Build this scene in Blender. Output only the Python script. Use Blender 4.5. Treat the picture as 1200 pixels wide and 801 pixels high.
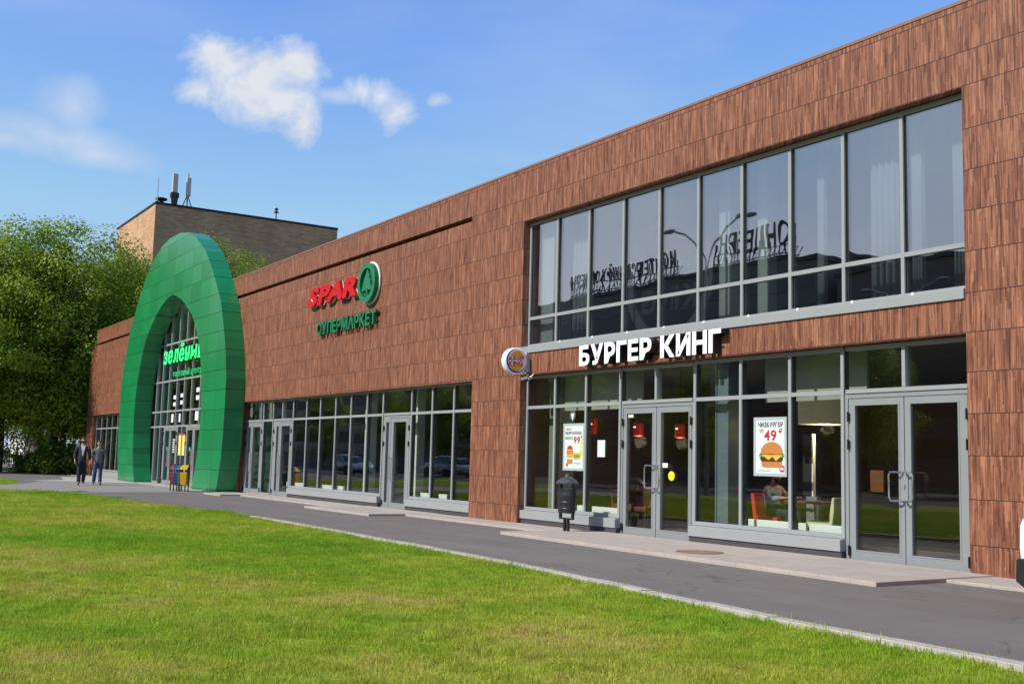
import bpy, bmesh, math, random
import numpy as np
from mathutils import Vector, Matrix, geometry
R = math.radians
random.seed(7); RNG = np.random.default_rng(11)
for o in list(bpy.data.objects): bpy.data.objects.remove(o)
SC = bpy.context.scene
COL = SC.collection

# ------------------------------------------------------------------ camera
cam_d = bpy.data.cameras.new("camera"); cam = bpy.data.objects.new("camera", cam_d); COL.objects.link(cam)
cam_d.sensor_width = 36.0; cam_d.lens = 38.496; cam_d.clip_start = 0.1; cam_d.clip_end = 3000
_r = Vector((0.54129123, 0.84046223, 0.02504077)); _u = Vector((0.07724616, -0.07936038, 0.99384856)); _f = Vector((-0.83727942, 0.53602721, 0.10787956))
cam.matrix_world = Matrix(((_r.x, _u.x, -_f.x, 0), (_r.y, _u.y, -_f.y, 0), (_r.z, _u.z, -_f.z, 1.35), (0, 0, 0, 1)))
SC.camera = cam

# ------------------------------------------------------------------ sun and sky
SUN_EL, SUN_AZ = R(38), R(4)          # azimuth measured to the left of straight at the facade
S = Vector((-math.sin(SUN_AZ) * math.cos(SUN_EL), -math.cos(SUN_AZ) * math.cos(SUN_EL), math.sin(SUN_EL)))
sd = bpy.data.lights.new("sun", 'SUN'); sd.energy = 5.0; sd.angle = R(0.5); sd.color = (1.0, 0.955, 0.88)
sun = bpy.data.objects.new("sun", sd); COL.objects.link(sun)
sun.rotation_euler = (-S).to_track_quat('-Z', 'Y').to_euler()
SC.view_settings.view_transform = 'Standard'; SC.view_settings.look = 'None'
SC.view_settings.gamma = 1; SC.view_settings.exposure = 0.0; SC.view_settings.use_curve_mapping = False
SC.cycles.transparent_max_bounces = 24; SC.cycles.max_bounces = 8
SC.cycles.use_denoising = True
SC.cycles.sample_clamp_indirect = 8

W = bpy.data.worlds.new("World"); SC.world = W; W.use_nodes = True
def world():
    nt = W.node_tree; N = nt.nodes; L = nt.links; N.clear()
    out = N.new('ShaderNodeOutputWorld'); bg = N.new('ShaderNodeBackground'); L.new(bg.outputs[0], out.inputs[0])
    sky = N.new('ShaderNodeTexSky'); sky.sky_type = 'NISHITA'; sky.sun_disc = False
    sky.sun_elevation = SUN_EL; sky.sun_rotation = math.atan2(S.x, S.y)
    sky.air_density = 1.0; sky.dust_density = 0.25; sky.ozone_density = 2.5; sky.altitude = 150
    tc = N.new('ShaderNodeTexCoord'); D = tc.outputs['Generated']
    def vm(op, a, b=None):
        n = N.new('ShaderNodeVectorMath'); n.operation = op
        L.new(a, n.inputs[0])
        if b is not None: n.inputs[1].default_value = b
        return n.outputs['Value' if op == 'DOT_PRODUCT' else 0]
    def m(op, a, b=None, c=None, cl=False):
        n = N.new('ShaderNodeMath'); n.operation = op; n.use_clamp = cl
        for i, v in enumerate((a, b, c)):
            if v is None: continue
            if hasattr(v, 'is_linked'): L.new(v, n.inputs[i])
            else: n.inputs[i].default_value = v
        return n.outputs[0]
    def noise(scale, detail, rough, vec=D, dist=0.0):
        n = N.new('ShaderNodeTexNoise'); n.inputs['Scale'].default_value = scale; n.inputs['Detail'].default_value = detail
        n.inputs['Roughness'].default_value = rough; n.inputs['Distortion'].default_value = dist; L.new(vec, n.inputs['Vector']); return n.outputs['Fac']
    n1 = noise(21, 12, 0.68, D, .35); n2 = noise(9, 5, 0.55)
    wn = N.new('ShaderNodeTexNoise'); wn.inputs['Scale'].default_value = 13; wn.inputs['Detail'].default_value = 5; L.new(D, wn.inputs['Vector'])
    w1 = N.new('ShaderNodeVectorMath'); w1.operation = 'SUBTRACT'; L.new(wn.outputs['Color'], w1.inputs[0]); w1.inputs[1].default_value = (.5, .5, .5)
    w2 = N.new('ShaderNodeVectorMath'); w2.operation = 'MULTIPLY_ADD'; L.new(w1.outputs[0], w2.inputs[0]); w2.inputs[1].default_value = (.032, .032, .032); L.new(D, w2.inputs[2]); DW = w2.outputs[0]
    def field(c, w, h, rot=0.0):
        c = Vector(c).normalized(); ax = Vector((0, 0, 1)).cross(-c).normalized(); up = (-c).cross(ax).normalized()
        a2 = ax * math.cos(rot) + up * math.sin(rot); b2 = up * math.cos(rot) - ax * math.sin(rot)
        k = m('MAXIMUM', vm('DOT_PRODUCT', DW, c), 0.05)
        u = m('DIVIDE', m('DIVIDE', vm('DOT_PRODUCT', DW, a2), k), w); v = m('DIVIDE', m('DIVIDE', vm('DOT_PRODUCT', DW, b2), k), h)
        return m('SUBTRACT', 1.0, m('SQRT', m('ADD', m('MULTIPLY', u, u), m('MULTIPLY', v, v))))
    def cloud(parts, amp, soft):
        f = None
        for b in parts: e = field(*b); f = e if f is None else m('SMOOTH_MAX', f, e, 0.45)
        f = m('ADD', f, m('MULTIPLY', m('SUBTRACT', n1, 0.52), amp))
        return m('MULTIPLY', m('DIVIDE', f, soft, cl=True), m('GREATER_THAN', vm('DOT_PRODUCT', D, Vector((-.9, .3, .3)).normalized()), 0.3))
    big = cloud([((-0.8907, 0.3058, 0.3263), .046, .032), ((-0.9007, 0.2718, 0.3303), .030, .024), ((-0.8787, 0.3348, 0.3323), .034, .026), ((-0.9117, 0.2618, 0.3033), .026, .015),
                 ((-0.8917, 0.3218, 0.3033), .044, .026), ((-0.8877, 0.3448, 0.2903), .019, .026), ((-0.9007, 0.2948, 0.3103), .04, .018), ((-0.8937, 0.2928, 0.3183), .05, .03)], 1.9, .75)
    mid = cloud([((-0.8557, 0.4058, 0.3153), .033, .016, -.25), ((-0.8507, 0.4178, 0.3043), .022, .024), ((-0.8617, 0.3948, 0.3193), .016, .010)], 2.2, .95)
    tiny = cloud([((-0.8347, 0.4478, 0.3153), .015, .008, .3)], 2.6, 1.3); wisp = cloud([((-0.8717, 0.3718, 0.3123), .030, .008, .1)], 2.4, 2.2)
    tot = m('MAXIMUM', m('MAXIMUM', big, mid), m('MAXIMUM', tiny, wisp)); tot = m('MULTIPLY', tot, 0.97)
    # thin veils of high cloud on the left
    for prt in ([((-0.957, 0.160, 0.258), .085, .020, -.12), ((-0.95, 0.190, 0.246), .05, .015, -.10)], [((-0.958, .165, .285), .035, .030, .2)], [((-0.965, 0.11, 0.25), .07, .013, .05)]):
        tot = m('MAXIMUM', tot, m('MULTIPLY', cloud(prt, .75, 1.25), 0.66))
    # broad broken cloud over the street side (seen only mirrored in the glass)
    sep = N.new('ShaderNodeSeparateXYZ'); L.new(D, sep.inputs[0])
    st = N.new('ShaderNodeMapping'); st.inputs['Scale'].default_value = (1, 1, 3.2); L.new(D, st.inputs[0])
    n3 = noise(2.6, 7, 0.55, st.outputs[0], .3)
    veil = m('ADD', m('MULTIPLY', m('SUBTRACT', n3, 0.40), 4.0, cl=True), m('MULTIPLY', m('SUBTRACT', -0.70, sep.outputs['X']), 5.0, cl=True), cl=True)
    back = m('MULTIPLY', m('MULTIPLY', veil, m('MULTIPLY', m('SUBTRACT', 0.50, sep.outputs['Z']), 1.3), cl=True), m('MULTIPLY', m('SUBTRACT', -0.08, sep.outputs['Y']), 5.0, cl=True))
    tot = m('MAXIMUM', tot, m('MULTIPLY', back, 1.25, cl=True))
    shade = m('ADD', 0.66, m('ADD', m('MULTIPLY', n2, 0.38), m('MULTIPLY', n1, .20)))
    cc = N.new('ShaderNodeVectorMath'); cc.operation = 'SCALE'; cc.inputs[0].default_value = (0.80, 0.83, 0.90); L.new(shade, cc.inputs['Scale'])
    sc = N.new('ShaderNodeVectorMath'); sc.operation = 'SCALE'; L.new(sky.outputs[0], sc.inputs[0]); sc.inputs['Scale'].default_value = SKY
    hs = N.new('ShaderNodeHueSaturation'); hs.inputs['Saturation'].default_value = 1.0; L.new(sc.outputs[0], hs.inputs['Color'])
    tn = N.new('ShaderNodeVectorMath'); tn.operation = 'MULTIPLY'; L.new(hs.outputs[0], tn.inputs[0]); tn.inputs[1].default_value = (1.02, 1.30, 1.74)
    mn = N.new('ShaderNodeVectorMath'); mn.operation = 'MINIMUM'; L.new(tn.outputs[0], mn.inputs[0]); mn.inputs[1].default_value = (.455, .57, .87)
    st0 = N.new('ShaderNodeMapping'); st0.inputs['Scale'].default_value = (1, 1, 3.5); L.new(D, st0.inputs[0])
    sepz = N.new('ShaderNodeSeparateXYZ'); L.new(D, sepz.inputs[0])
    hz = m('ADD', m('POWER', m('SUBTRACT', 1.0, m('MAXIMUM', sepz.outputs['Z'], 0.0), cl=True), 6.5), m('MULTIPLY', m('SUBTRACT', noise(3.0, 6, .55, st0.outputs[0], .4), .50, cl=True), .9), cl=True)
    tint = N.new('ShaderNodeMix'); tint.data_type = 'RGBA'; L.new(m('MULTIPLY', hz, .85), tint.inputs['Factor']); L.new(mn.outputs[0], tint.inputs[6]); tint.inputs[7].default_value = (.64, .70, .84, 1)
    mx = N.new('ShaderNodeMix'); mx.data_type = 'RGBA'; L.new(tot, mx.inputs['Factor']); L.new(tint.outputs[2], mx.inputs[6]); L.new(cc.outputs[0], mx.inputs[7])
    L.new(mx.outputs[2], bg.inputs['Color']); bg.inputs['Strength'].default_value = 1.0
SKY = 0.135
world()

# ------------------------------------------------------------------ helpers: materials
def new_mat(name):
    m = bpy.data.materials.new(name); m.use_nodes = True; nt = m.node_tree
    for n in list(nt.nodes): nt.nodes.remove(n)
    out = nt.nodes.new('ShaderNodeOutputMaterial'); b = nt.nodes.new('ShaderNodeBsdfPrincipled'); nt.links.new(b.outputs[0], out.inputs[0])
    return m, nt, b, out
class G:
    """small node-graph helper"""
    def __init__(s, nt): s.nt = nt; s.N = nt.nodes; s.L = nt.links
    def put(s, inp, v):
        if hasattr(v, 'is_linked'): s.L.new(v, inp)
        else: inp.default_value = v
    def m(s, op, a, b=None, c=None, cl=False):
        n = s.N.new('ShaderNodeMath'); n.operation = op; n.use_clamp = cl
        for i, v in enumerate((a, b, c)):
            if v is not None: s.put(n.inputs[i], v)
        return n.outputs[0]
    def pos(s):
        g = s.N.new('ShaderNodeNewGeometry'); x = s.N.new('ShaderNodeSeparateXYZ'); s.L.new(g.outputs['Position'], x.inputs[0]); return g.outputs['Position'], x.outputs
    def obj(s):
        g = s.N.new('ShaderNodeTexCoord'); return g.outputs['Object']
    def comb(s, x, y, z):
        n = s.N.new('ShaderNodeCombineXYZ')
        for i, v in enumerate((x, y, z)): s.put(n.inputs[i], v)
        return n.outputs[0]
    def noise(s, vec, scale, detail=3, rough=.5):
        n = s.N.new('ShaderNodeTexNoise'); n.inputs['Scale'].default_value = scale; n.inputs['Detail'].default_value = detail; n.inputs['Roughness'].default_value = rough
        s.L.new(vec, n.inputs['Vector']); return n.outputs['Fac']
    def white(s, vec):
        n = s.N.new('ShaderNodeTexWhiteNoise'); n.noise_dimensions = '3D'; s.L.new(vec, n.inputs['Vector']); return n.outputs['Value']
    def mapv(s, vec, scale):
        n = s.N.new('ShaderNodeMapping'); n.inputs['Scale'].default_value = scale; s.L.new(vec, n.inputs[0]); return n.outputs[0]
    def ramp(s, fac, stops):
        n = s.N.new('ShaderNodeValToRGB'); s.L.new(fac, n.inputs[0]); e = n.color_ramp.elements
        while len(e) < len(stops): e.new(0.5)
        for i, (p, c) in enumerate(stops): e[i].position = p; e[i].color = (*c, 1)
        return n.outputs[0]
    def mix(s, f, a, b, typ='MIX'):
        n = s.N.new('ShaderNodeMix'); n.data_type = 'RGBA'; n.blend_type = typ; s.put(n.inputs['Factor'], f)
        for i, v in ((6, a), (7, b)):
            if isinstance(v, tuple): n.inputs[i].default_value = (*v, 1)
            else: s.L.new(v, n.inputs[i])
        return n.outputs[2]
    def bump(s, h, strength=.3, dist=.01):
        n = s.N.new('ShaderNodeBump'); n.inputs['Strength'].default_value = strength; n.inputs['Distance'].default_value = dist; s.L.new(h, n.inputs['Height']); return n.outputs[0]
_cache = {}
def plain(name, col, rough=.5, metal=0.0, var=.18, scale=6.0, emit=None, spec=.5, coat=0.0):
    if name in _cache: return _cache[name]
    m, nt, b, out = new_mat(name); g = G(nt); v = g.noise(g.obj(), scale, 5, .6); v2 = g.noise(g.obj(), scale * 9, 3, .6)
    k = g.m('ADD', 1 - var, g.m('MULTIPLY', g.m('ADD', g.m('MULTIPLY', v, .7), g.m('MULTIPLY', v2, .3)), 2 * var))
    c = nt.nodes.new('ShaderNodeVectorMath'); c.operation = 'SCALE'; c.inputs[0].default_value = col; nt.links.new(k, c.inputs['Scale'])
    nt.links.new(c.outputs[0], b.inputs['Base Color']); b.inputs['Metallic'].default_value = metal
    nt.links.new(g.m('ADD', rough - .07, g.m('MULTIPLY', v, .14)), b.inputs['Roughness']); b.inputs['Specular IOR Level'].default_value = spec
    b.inputs['Coat Weight'].default_value = coat
    if emit: b.inputs['Emission Color'].default_value = (*emit[0], 1); b.inputs['Emission Strength'].default_value = emit[1]
    _cache[name] = m; return m

ROWS = [0.41, 1.0, 1.57, 2.12, 2.67, 3.2, 3.73, 4.29, 4.84, 5.4, 5.97, 6.58, 7.06, 7.66]
def cladding_mat():
    m, nt, b, out = new_mat("wood strip cladding"); g = G(nt); P, X = g.pos()
    u = g.m('ADD', X[0], g.m('MULTIPLY', X[1], 0.97)); z = X[2]
    row = None; joint = None
    for r in ROWS:
        st = g.m('GREATER_THAN', z, r); row = st if row is None else g.m('ADD', row, st)
        ln = g.m('LESS_THAN', g.m('ABSOLUTE', g.m('SUBTRACT', z, r)), .0052); joint = ln if joint is None else g.m('MAXIMUM', joint, ln)
    # upright joints: tiles 1.62 m long, shifted from row to row
    tu = g.m('ADD', g.m('DIVIDE', u, 1.62), g.m('MULTIPLY', row, .37)); tile = g.m('FLOOR', tu)
    vj = g.m('LESS_THAN', g.m('ABSOLUTE', g.m('SUBTRACT', g.m('FRACT', tu), .5)), .0028)
    tile_id = g.m('FLOOR', g.m('ADD', tu, .5))
    wob = g.m('MULTIPLY', g.m('SUBTRACT', g.noise(g.comb(g.m('MULTIPLY', u, 3.0), row, g.m('MULTIPLY', z, 4.0)), 1.0, 2), .5), .028)
    uw = g.m('ADD', u, wob)
    s1 = g.m('FLOOR', g.m('DIVIDE', uw, .034))
    lrow = g.m('FLOOR', g.m('ADD', g.m('DIVIDE', z, .62), g.m('MULTIPLY', g.white(g.comb(s1, row, 3.1)), 5.0)))
    w1 = g.white(g.comb(s1, lrow, g.m('ADD', row, tile_id)))
    s2 = g.m('FLOOR', g.m('DIVIDE', g.m('ADD', uw, .011), .016))
    w2 = g.white(g.comb(s2, g.m('FLOOR', g.m('ADD', g.m('DIVIDE', z, .45), g.m('MULTIPLY', g.white(g.comb(s2, row, 9.1)), 4.0))), g.m('ADD', row, 7.7)))
    grain = g.noise(g.comb(g.m('MULTIPLY', u, 70.0), 0.0, g.m('MULTIPLY', z, 3.0)), 1.0, 4, .6)
    swirl = g.noise(g.comb(g.m('MULTIPLY', u, 16.0), row, g.m('MULTIPLY', z, 2.2)), 1.0, 3, .55)
    f = g.m('ADD', g.m('ADD', g.m('MULTIPLY', w1, .17), g.m('MULTIPLY', w2, .27)), g.m('ADD', g.m('MULTIPLY', grain, .62), g.m('MULTIPLY', swirl, .40)))
    f = g.m('ADD', .5, g.m('MULTIPLY', g.m('SUBTRACT', f, .73), 1.35))
    col = g.ramp(f, [(0.13, (.056, .018, .010)), (0.38, (.150, .053, .028)), (0.60, (.260, .100, .052)), (0.92, (.42, .195, .112))])
    big = g.noise(P, .35, 3); tint = g.m('ADD', .84, g.m('ADD', g.m('MULTIPLY', big, .18), g.m('MULTIPLY', g.noise(g.comb(g.m('MULTIPLY', u, 2.2), 0.0, g.m('MULTIPLY', z, .13)), 1.0, 4, .6), .16)))
    tw = g.m('ADD', .94, g.m('MULTIPLY', g.white(g.comb(tile_id, row, 1.5)), .07)); tint = g.m('MULTIPLY', tint, tw)
    sc = nt.nodes.new('ShaderNodeVectorMath'); sc.operation = 'SCALE'; nt.links.new(col, sc.inputs[0]); nt.links.new(tint, sc.inputs['Scale'])
    j = g.m('MAXIMUM', joint, g.m('MULTIPLY', vj, .8))
    c2 = g.mix(j, sc.outputs[0], (0.02, .012, .009))
    nt.links.new(c2, b.inputs['Base Color']); b.inputs['Roughness'].default_value = .55; b.inputs['Specular IOR Level'].default_value = .35
    nt.links.new(g.bump(g.m('SUBTRACT', g.m('MULTIPLY', f, .3), g.m('MULTIPLY', j, 1.0)), .5, .006), b.inputs['Normal'])
    return m
def green_mat():
    m, nt, b, out = new_mat("green composite panel"); g = G(nt); P, X = g.pos()
    dz = .705; jz = g.m('LESS_THAN', g.m('ABSOLUTE', g.m('SUBTRACT', g.m('FRACT', g.m('DIVIDE', g.m('ADD', X[2], .28), dz)), .5)), .017)
    jx = g.m('LESS_THAN', g.m('ABSOLUTE', g.m('SUBTRACT', g.m('FRACT', g.m('DIVIDE', g.m('ADD', X[0], .2), 1.22)), .5)), .0085)
    pid = g.white(g.comb(g.m('FLOOR', g.m('ADD', g.m('DIVIDE', g.m('ADD', X[0], .2), 1.22), .5)), g.m('FLOOR', g.m('ADD', g.m('DIVIDE', g.m('ADD', X[2], .28), dz), .5)), 2.0))
    k = g.m('ADD', .86, g.m('MULTIPLY', pid, .22)); k = g.m('MULTIPLY', k, g.m('ADD', .93, g.m('MULTIPLY', g.noise(P, .9, 5), .14)))
    sc = nt.nodes.new('ShaderNodeVectorMath'); sc.operation = 'SCALE'; sc.inputs[0].default_value = (.009, .222, .068); nt.links.new(k, sc.inputs['Scale'])
    j = g.m('MAXIMUM', jz, g.m('MULTIPLY', jx, .55))
    nt.links.new(g.mix(j, sc.outputs[0], (.003, .06, .02)), b.inputs['Base Color']); b.inputs['Roughness'].default_value = .24; b.inputs['Specular IOR Level'].default_value = .5
    b.inputs['Coat Weight'].default_value = .1; b.inputs['Coat Roughness'].default_value = .18
    bp = nt.nodes.new('ShaderNodeBump'); bp.inputs['Strength'].default_value = .30; bp.inputs['Distance'].default_value = .03; nt.links.new(g.m('SUBTRACT', g.m('MULTIPLY', g.noise(P, 1.1, 3), .9), j), bp.inputs['Height'])
    wn = nt.nodes.new('ShaderNodeTexWhiteNoise'); nt.links.new(g.comb(pid, 3.3, 1.7), wn.inputs['Vector']); sb = nt.nodes.new('ShaderNodeVectorMath'); sb.operation = 'SUBTRACT'; nt.links.new(wn.outputs['Color'], sb.inputs[0]); sb.inputs[1].default_value = (.5, .5, .5)
    sl_ = nt.nodes.new('ShaderNodeVectorMath'); sl_.operation = 'SCALE'; sl_.inputs['Scale'].default_value = .05; nt.links.new(sb.outputs[0], sl_.inputs[0]); gn = nt.nodes.new('ShaderNodeNewGeometry'); ad = nt.nodes.new('ShaderNodeVectorMath'); ad.operation = 'ADD'; nt.links.new(gn.outputs['Normal'], ad.inputs[0]); nt.links.new(sl_.outputs[0], ad.inputs[1])
    nz = nt.nodes.new('ShaderNodeVectorMath'); nz.operation = 'NORMALIZE'; nt.links.new(ad.outputs[0], nz.inputs[0]); nt.links.new(nz.outputs[0], bp.inputs['Normal']); nt.links.new(bp.outputs[0], b.inputs['Normal'])
    return m
def glass_mat(name, tint, base, rough=0.0):
    m, nt, b, out = new_mat(name); nt.nodes.remove(b); g = G(nt)
    tr = nt.nodes.new('ShaderNodeBsdfTransparent'); tr.inputs[0].default_value = (*tint, 1)
    gl = nt.nodes.new('ShaderNodeBsdfGlossy'); gl.inputs['Roughness'].default_value = rough; gl.inputs['Color'].default_value = (.98, .97, .95, 1)
    lw = nt.nodes.new('ShaderNodeLayerWeight'); lw.inputs['Blend'].default_value = .5
    fac = g.m('ADD', base, g.m('MULTIPLY', g.m('POWER', lw.outputs['Facing'], 4.5), 1 - base), cl=True)
    P, X = g.pos(); n = g.noise(P, .8, 2); bp = g.bump(n, .09, .03); nt.links.new(bp, gl.inputs['Normal'])
    mx = nt.nodes.new('ShaderNodeMixShader'); nt.links.new(fac, mx.inputs[0]); nt.links.new(tr.outputs[0], mx.inputs[1]); nt.links.new(gl.outputs[0], mx.inputs[2]); nt.links.new(mx.outputs[0], out.inputs[0])
    return m
def brick_mat():
    m, nt, b, out = new_mat("old pale brick"); g = G(nt); P, X = g.pos()
    br = nt.nodes.new('ShaderNodeTexBrick'); nt.links.new(g.comb(g.m('ADD', X[0], X[1]), X[2], 0.0), br.inputs['Vector'])
    br.inputs['Scale'].default_value = 1.0; br.inputs['Brick Width'].default_value = .52; br.inputs['Row Height'].default_value = .17; br.inputs['Mortar Size'].default_value = .02
    br.inputs['Color1'].default_value = (.56, .325, .17, 1); br.inputs['Color2'].default_value = (.37, .205, .105, 1); br.inputs['Mortar'].default_value = (.48, .315, .18, 1); br.inputs['Bias'].default_value = -.1
    n = g.noise(P, .5, 6, .65); k = g.m('ADD', .62, g.m('MULTIPLY', n, .76)); streak = g.noise(g.mapv(P, (.8, .8, .09)), 1.0, 4)
    k = g.m('MULTIPLY', k, g.m('ADD', .75, g.m('MULTIPLY', streak, .5)))
    sc = nt.nodes.new('ShaderNodeVectorMath'); sc.operation = 'SCALE'; nt.links.new(br.outputs[0], sc.inputs[0]); nt.links.new(k, sc.inputs['Scale'])
    nt.links.new(sc.outputs[0], b.inputs['Base Color']); b.inputs['Roughness'].default_value = .9; return m
def asphalt_mat(name, col, amt=1.0):
    m, nt, b, out = new_mat(name); g = G(nt); P, X = g.pos()
    f = g.noise(P, 160, 3, .7); mid = g.noise(P, 1.3, 5, .6); long = g.noise(g.mapv(P, (.12, 1.1, 1)), 1.0, 5, .6); sp = g.noise(P, 45, 2, .6)
    k = g.m('ADD', .34, g.m('ADD', g.m('MULTIPLY', f, .35), g.m('ADD', g.m('MULTIPLY', mid, .42 * amt), g.m('MULTIPLY', long, .55 * amt))))
    lite = g.m('MULTIPLY', g.m('GREATER_THAN', sp, .70), .35); k = g.m('ADD', k, lite)
    sc = nt.nodes.new('ShaderNodeVectorMath'); sc.operation = 'SCALE'; sc.inputs[0].default_value = col; nt.links.new(k, sc.inputs['Scale'])
    # cracks
    vo = nt.nodes.new('ShaderNodeTexVoronoi'); vo.feature = 'DISTANCE_TO_EDGE'; vo.inputs['Scale'].default_value = .33
    wv = nt.nodes.new('ShaderNodeVectorMath'); wv.operation = 'ADD'; nt.links.new(P, wv.inputs[0])
    nn = nt.nodes.new('ShaderNodeTexNoise'); nn.inputs['Scale'].default_value = 1.6; nn.inputs['Detail'].default_value = 6; nt.links.new(P, nn.inputs['Vector']); nt.links.new(nn.outputs['Color'], wv.inputs[1]); nt.links.new(wv.outputs[0], vo.inputs['Vector'])
    ck = g.m('MULTIPLY', g.m('LESS_THAN', vo.outputs['Distance'], .006), g.m('GREATER_THAN', g.noise(P, .4, 2), .50))
    nt.links.new(g.mix(g.m('MULTIPLY', ck, .32), sc.outputs[0], (.02, .02, .02)), b.inputs['Base Color']); b.inputs['Roughness'].default_value = .88; b.inputs['Specular IOR Level'].default_value = .3
    nt.links.new(g.bump(f, .5, .006), b.inputs['Normal']); return m
def concrete_mat(name, col, tile=None):
    m, nt, b, out = new_mat(name); g = G(nt); P, X = g.pos()
    a = g.noise(P, 1.1, 6, .65); f = g.noise(P, 60, 3, .6); dirt = g.noise(P, 4, 6, .7)
    k = g.m('ADD', .55, g.m('ADD', g.m('MULTIPLY', a, .4), g.m('ADD', g.m('MULTIPLY', f, .25), g.m('MULTIPLY', dirt, .3))))
    sc = nt.nodes.new('ShaderNodeVectorMath'); sc.operation = 'SCALE'; sc.inputs[0].default_value = col; nt.links.new(k, sc.inputs['Scale']); c = sc.outputs[0]
    if tile:
        j = g.m('MAXIMUM', g.m('LESS_THAN', g.m('FRACT', g.m('DIVIDE', X[0], tile)), .03), g.m('LESS_THAN', g.m('FRACT', g.m('DIVIDE', X[1], tile)), .03))
        pid = g.white(g.comb(g.m('FLOOR', g.m('DIVIDE', X[0], tile)), g.m('FLOOR', g.m('DIVIDE', X[1], tile)), 0.0))
        c = g.mix(g.m('MULTIPLY', pid, .18), c, (.26, .225, .195)); c = g.mix(g.m('MULTIPLY', j, .32), c, (.12, .105, .09))
    nt.links.new(c, b.inputs['Base Color']); b.inputs['Roughness'].default_value = .85; nt.links.new(g.bump(f, .4, .004), b.inputs['Normal']); return m
def lawn_color(g, P):
    big = g.noise(P, .16, 4, .6); mid = g.noise(P, .9, 4, .6); fine = g.noise(P, 6, 3, .6)
    f = g.m('ADD', g.m('MULTIPLY', big, .55), g.m('ADD', g.m('MULTIPLY', mid, .3), g.m('MULTIPLY', fine, .15)))
    return g.ramp(f, [(.38, (.150, .300, .016)), (.465, (.245, .380, .022)), (.54, (.37, .42, .045)), (.60, (.48, .43, .10)), (.67, (.44, .33, .14))]), f
def lawn_mat():
    m, nt, b, out = new_mat("lawn soil and grass"); g = G(nt); P, X = g.pos(); c, f = lawn_color(g, P)
    d = g.noise(P, 40, 4, .7); k = g.m('ADD', .35, g.m('MULTIPLY', d, .6)); sc = nt.nodes.new('ShaderNodeVectorMath'); sc.operation = 'SCALE'; nt.links.new(c, sc.inputs[0]); nt.links.new(k, sc.inputs['Scale'])
    nt.links.new(sc.outputs[0], b.inputs['Base Color']); b.inputs['Roughness'].default_value = .95; b.inputs['Specular IOR Level'].default_value = .1; return m
def blade_mat():
    m, nt, b, out = new_mat("grass blade"); g = G(nt); P, X = g.pos(); c, f = lawn_color(g, P)
    oi = nt.nodes.new('ShaderNodeObjectInfo'); k = g.m('ADD', .75, g.m('MULTIPLY', oi.outputs['Random'], .6))
    sc = nt.nodes.new('ShaderNodeVectorMath'); sc.operation = 'SCALE'; nt.links.new(c, sc.inputs[0]); nt.links.new(k, sc.inputs['Scale'])
    nt.links.new(sc.outputs[0], b.inputs['Base Color']); b.inputs['Roughness'].default_value = .55; b.inputs['Specular IOR Level'].default_value = .25
    tl = nt.nodes.new('ShaderNodeBsdfTranslucent'); nt.links.new(sc.outputs[0], tl.inputs[0]); mx = nt.nodes.new('ShaderNodeMixShader'); mx.inputs[0].default_value = .42
    nt.links.new(b.outputs[0], mx.inputs[1]); nt.links.new(tl.outputs[0], mx.inputs[2]); nt.links.new(mx.outputs[0], out.inputs[0]); return m
def leaf_mat(name, c0, c1):
    m, nt, b, out = new_mat(name); g = G(nt); P, X = g.pos()
    n = g.m('ADD', g.m('MULTIPLY', g.noise(P, 9, 2), .5), g.m('MULTIPLY', g.noise(P, .55, 3), .5)); c = g.ramp(n, [(.36, c0), (.62, c1)])
    nt.links.new(c, b.inputs['Base Color']); b.inputs['Roughness'].default_value = .5; b.inputs['Specular IOR Level'].default_value = .3
    tl = nt.nodes.new('ShaderNodeBsdfTranslucent'); nt.links.new(c, tl.inputs[0]); mx = nt.nodes.new('ShaderNodeMixShader'); mx.inputs[0].default_value = .45
    nt.links.new(b.outputs[0], mx.inputs[1]); nt.links.new(tl.outputs[0], mx.inputs[2]); nt.links.new(mx.outputs[0], out.inputs[0]); return m

M_CLAD = cladding_mat(); M_GREEN = green_mat(); M_BRICK = brick_mat()
M_GLASS = glass_mat("storefront glass", (.935, .955, .94), .085); M_GLASSUP = glass_mat("upper floor glass", (.82, .86, .87), .33)
M_FRAME = plain("grey aluminium", (.285, .297, .295), .5, .0, .07, 3, spec=.35)
M_DOORF = plain("grey door aluminium", (.235, .248, .25), .48, .0, .06, 3, spec=.35)
M_PLINTH = plain("dark plinth", (.055, .050, .055), .7, 0, .2, 4)
M_STEEL = plain("brushed steel", (.62, .62, .60), .28, 1.0, .06, 8)
M_BLACK = plain("black metal", (.012, .012, .013), .42, 0, .2, 8)
M_BARSHADE = plain("shaded bar side", (.022, .023, .024), .6, 0, .1, 8)  # near-black colour paints in the shade on the sides of the bars
M_DARK = plain("groove shade and dark panel", (.02, .018, .017), .9, 0, .1, 2)
M_ASPH = asphalt_mat("asphalt walk", (.164, .143, .128)); M_ROAD = asphalt_mat("asphalt road", (.06, .06, .062))
M_CONC = concrete_mat("concrete paving", (.39, .335, .285), .5); M_KERB = concrete_mat("kerb concrete", (.40, .365, .315)); M_PALE = concrete_mat("pale paving", (.42, .385, .34), .4)
M_LAWN = lawn_mat(); M_BLADE = blade_mat()
M_LEAF = leaf_mat("maple leaf", (.115, .225, .014), (.35, .44, .034)); M_LEAF2 = leaf_mat("bush leaf", (.07, .15, .015), (.16, .25, .03)); M_BARK = plain("bark", (.055, .042, .032), .9, 0, .35, 5)
M_WHITE = plain("white acrylic", (.86, .87, .86), .35, 0, .02); M_SHEET = plain("white painted column", (.74, .76, .68), .6, 0, .06)

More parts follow.
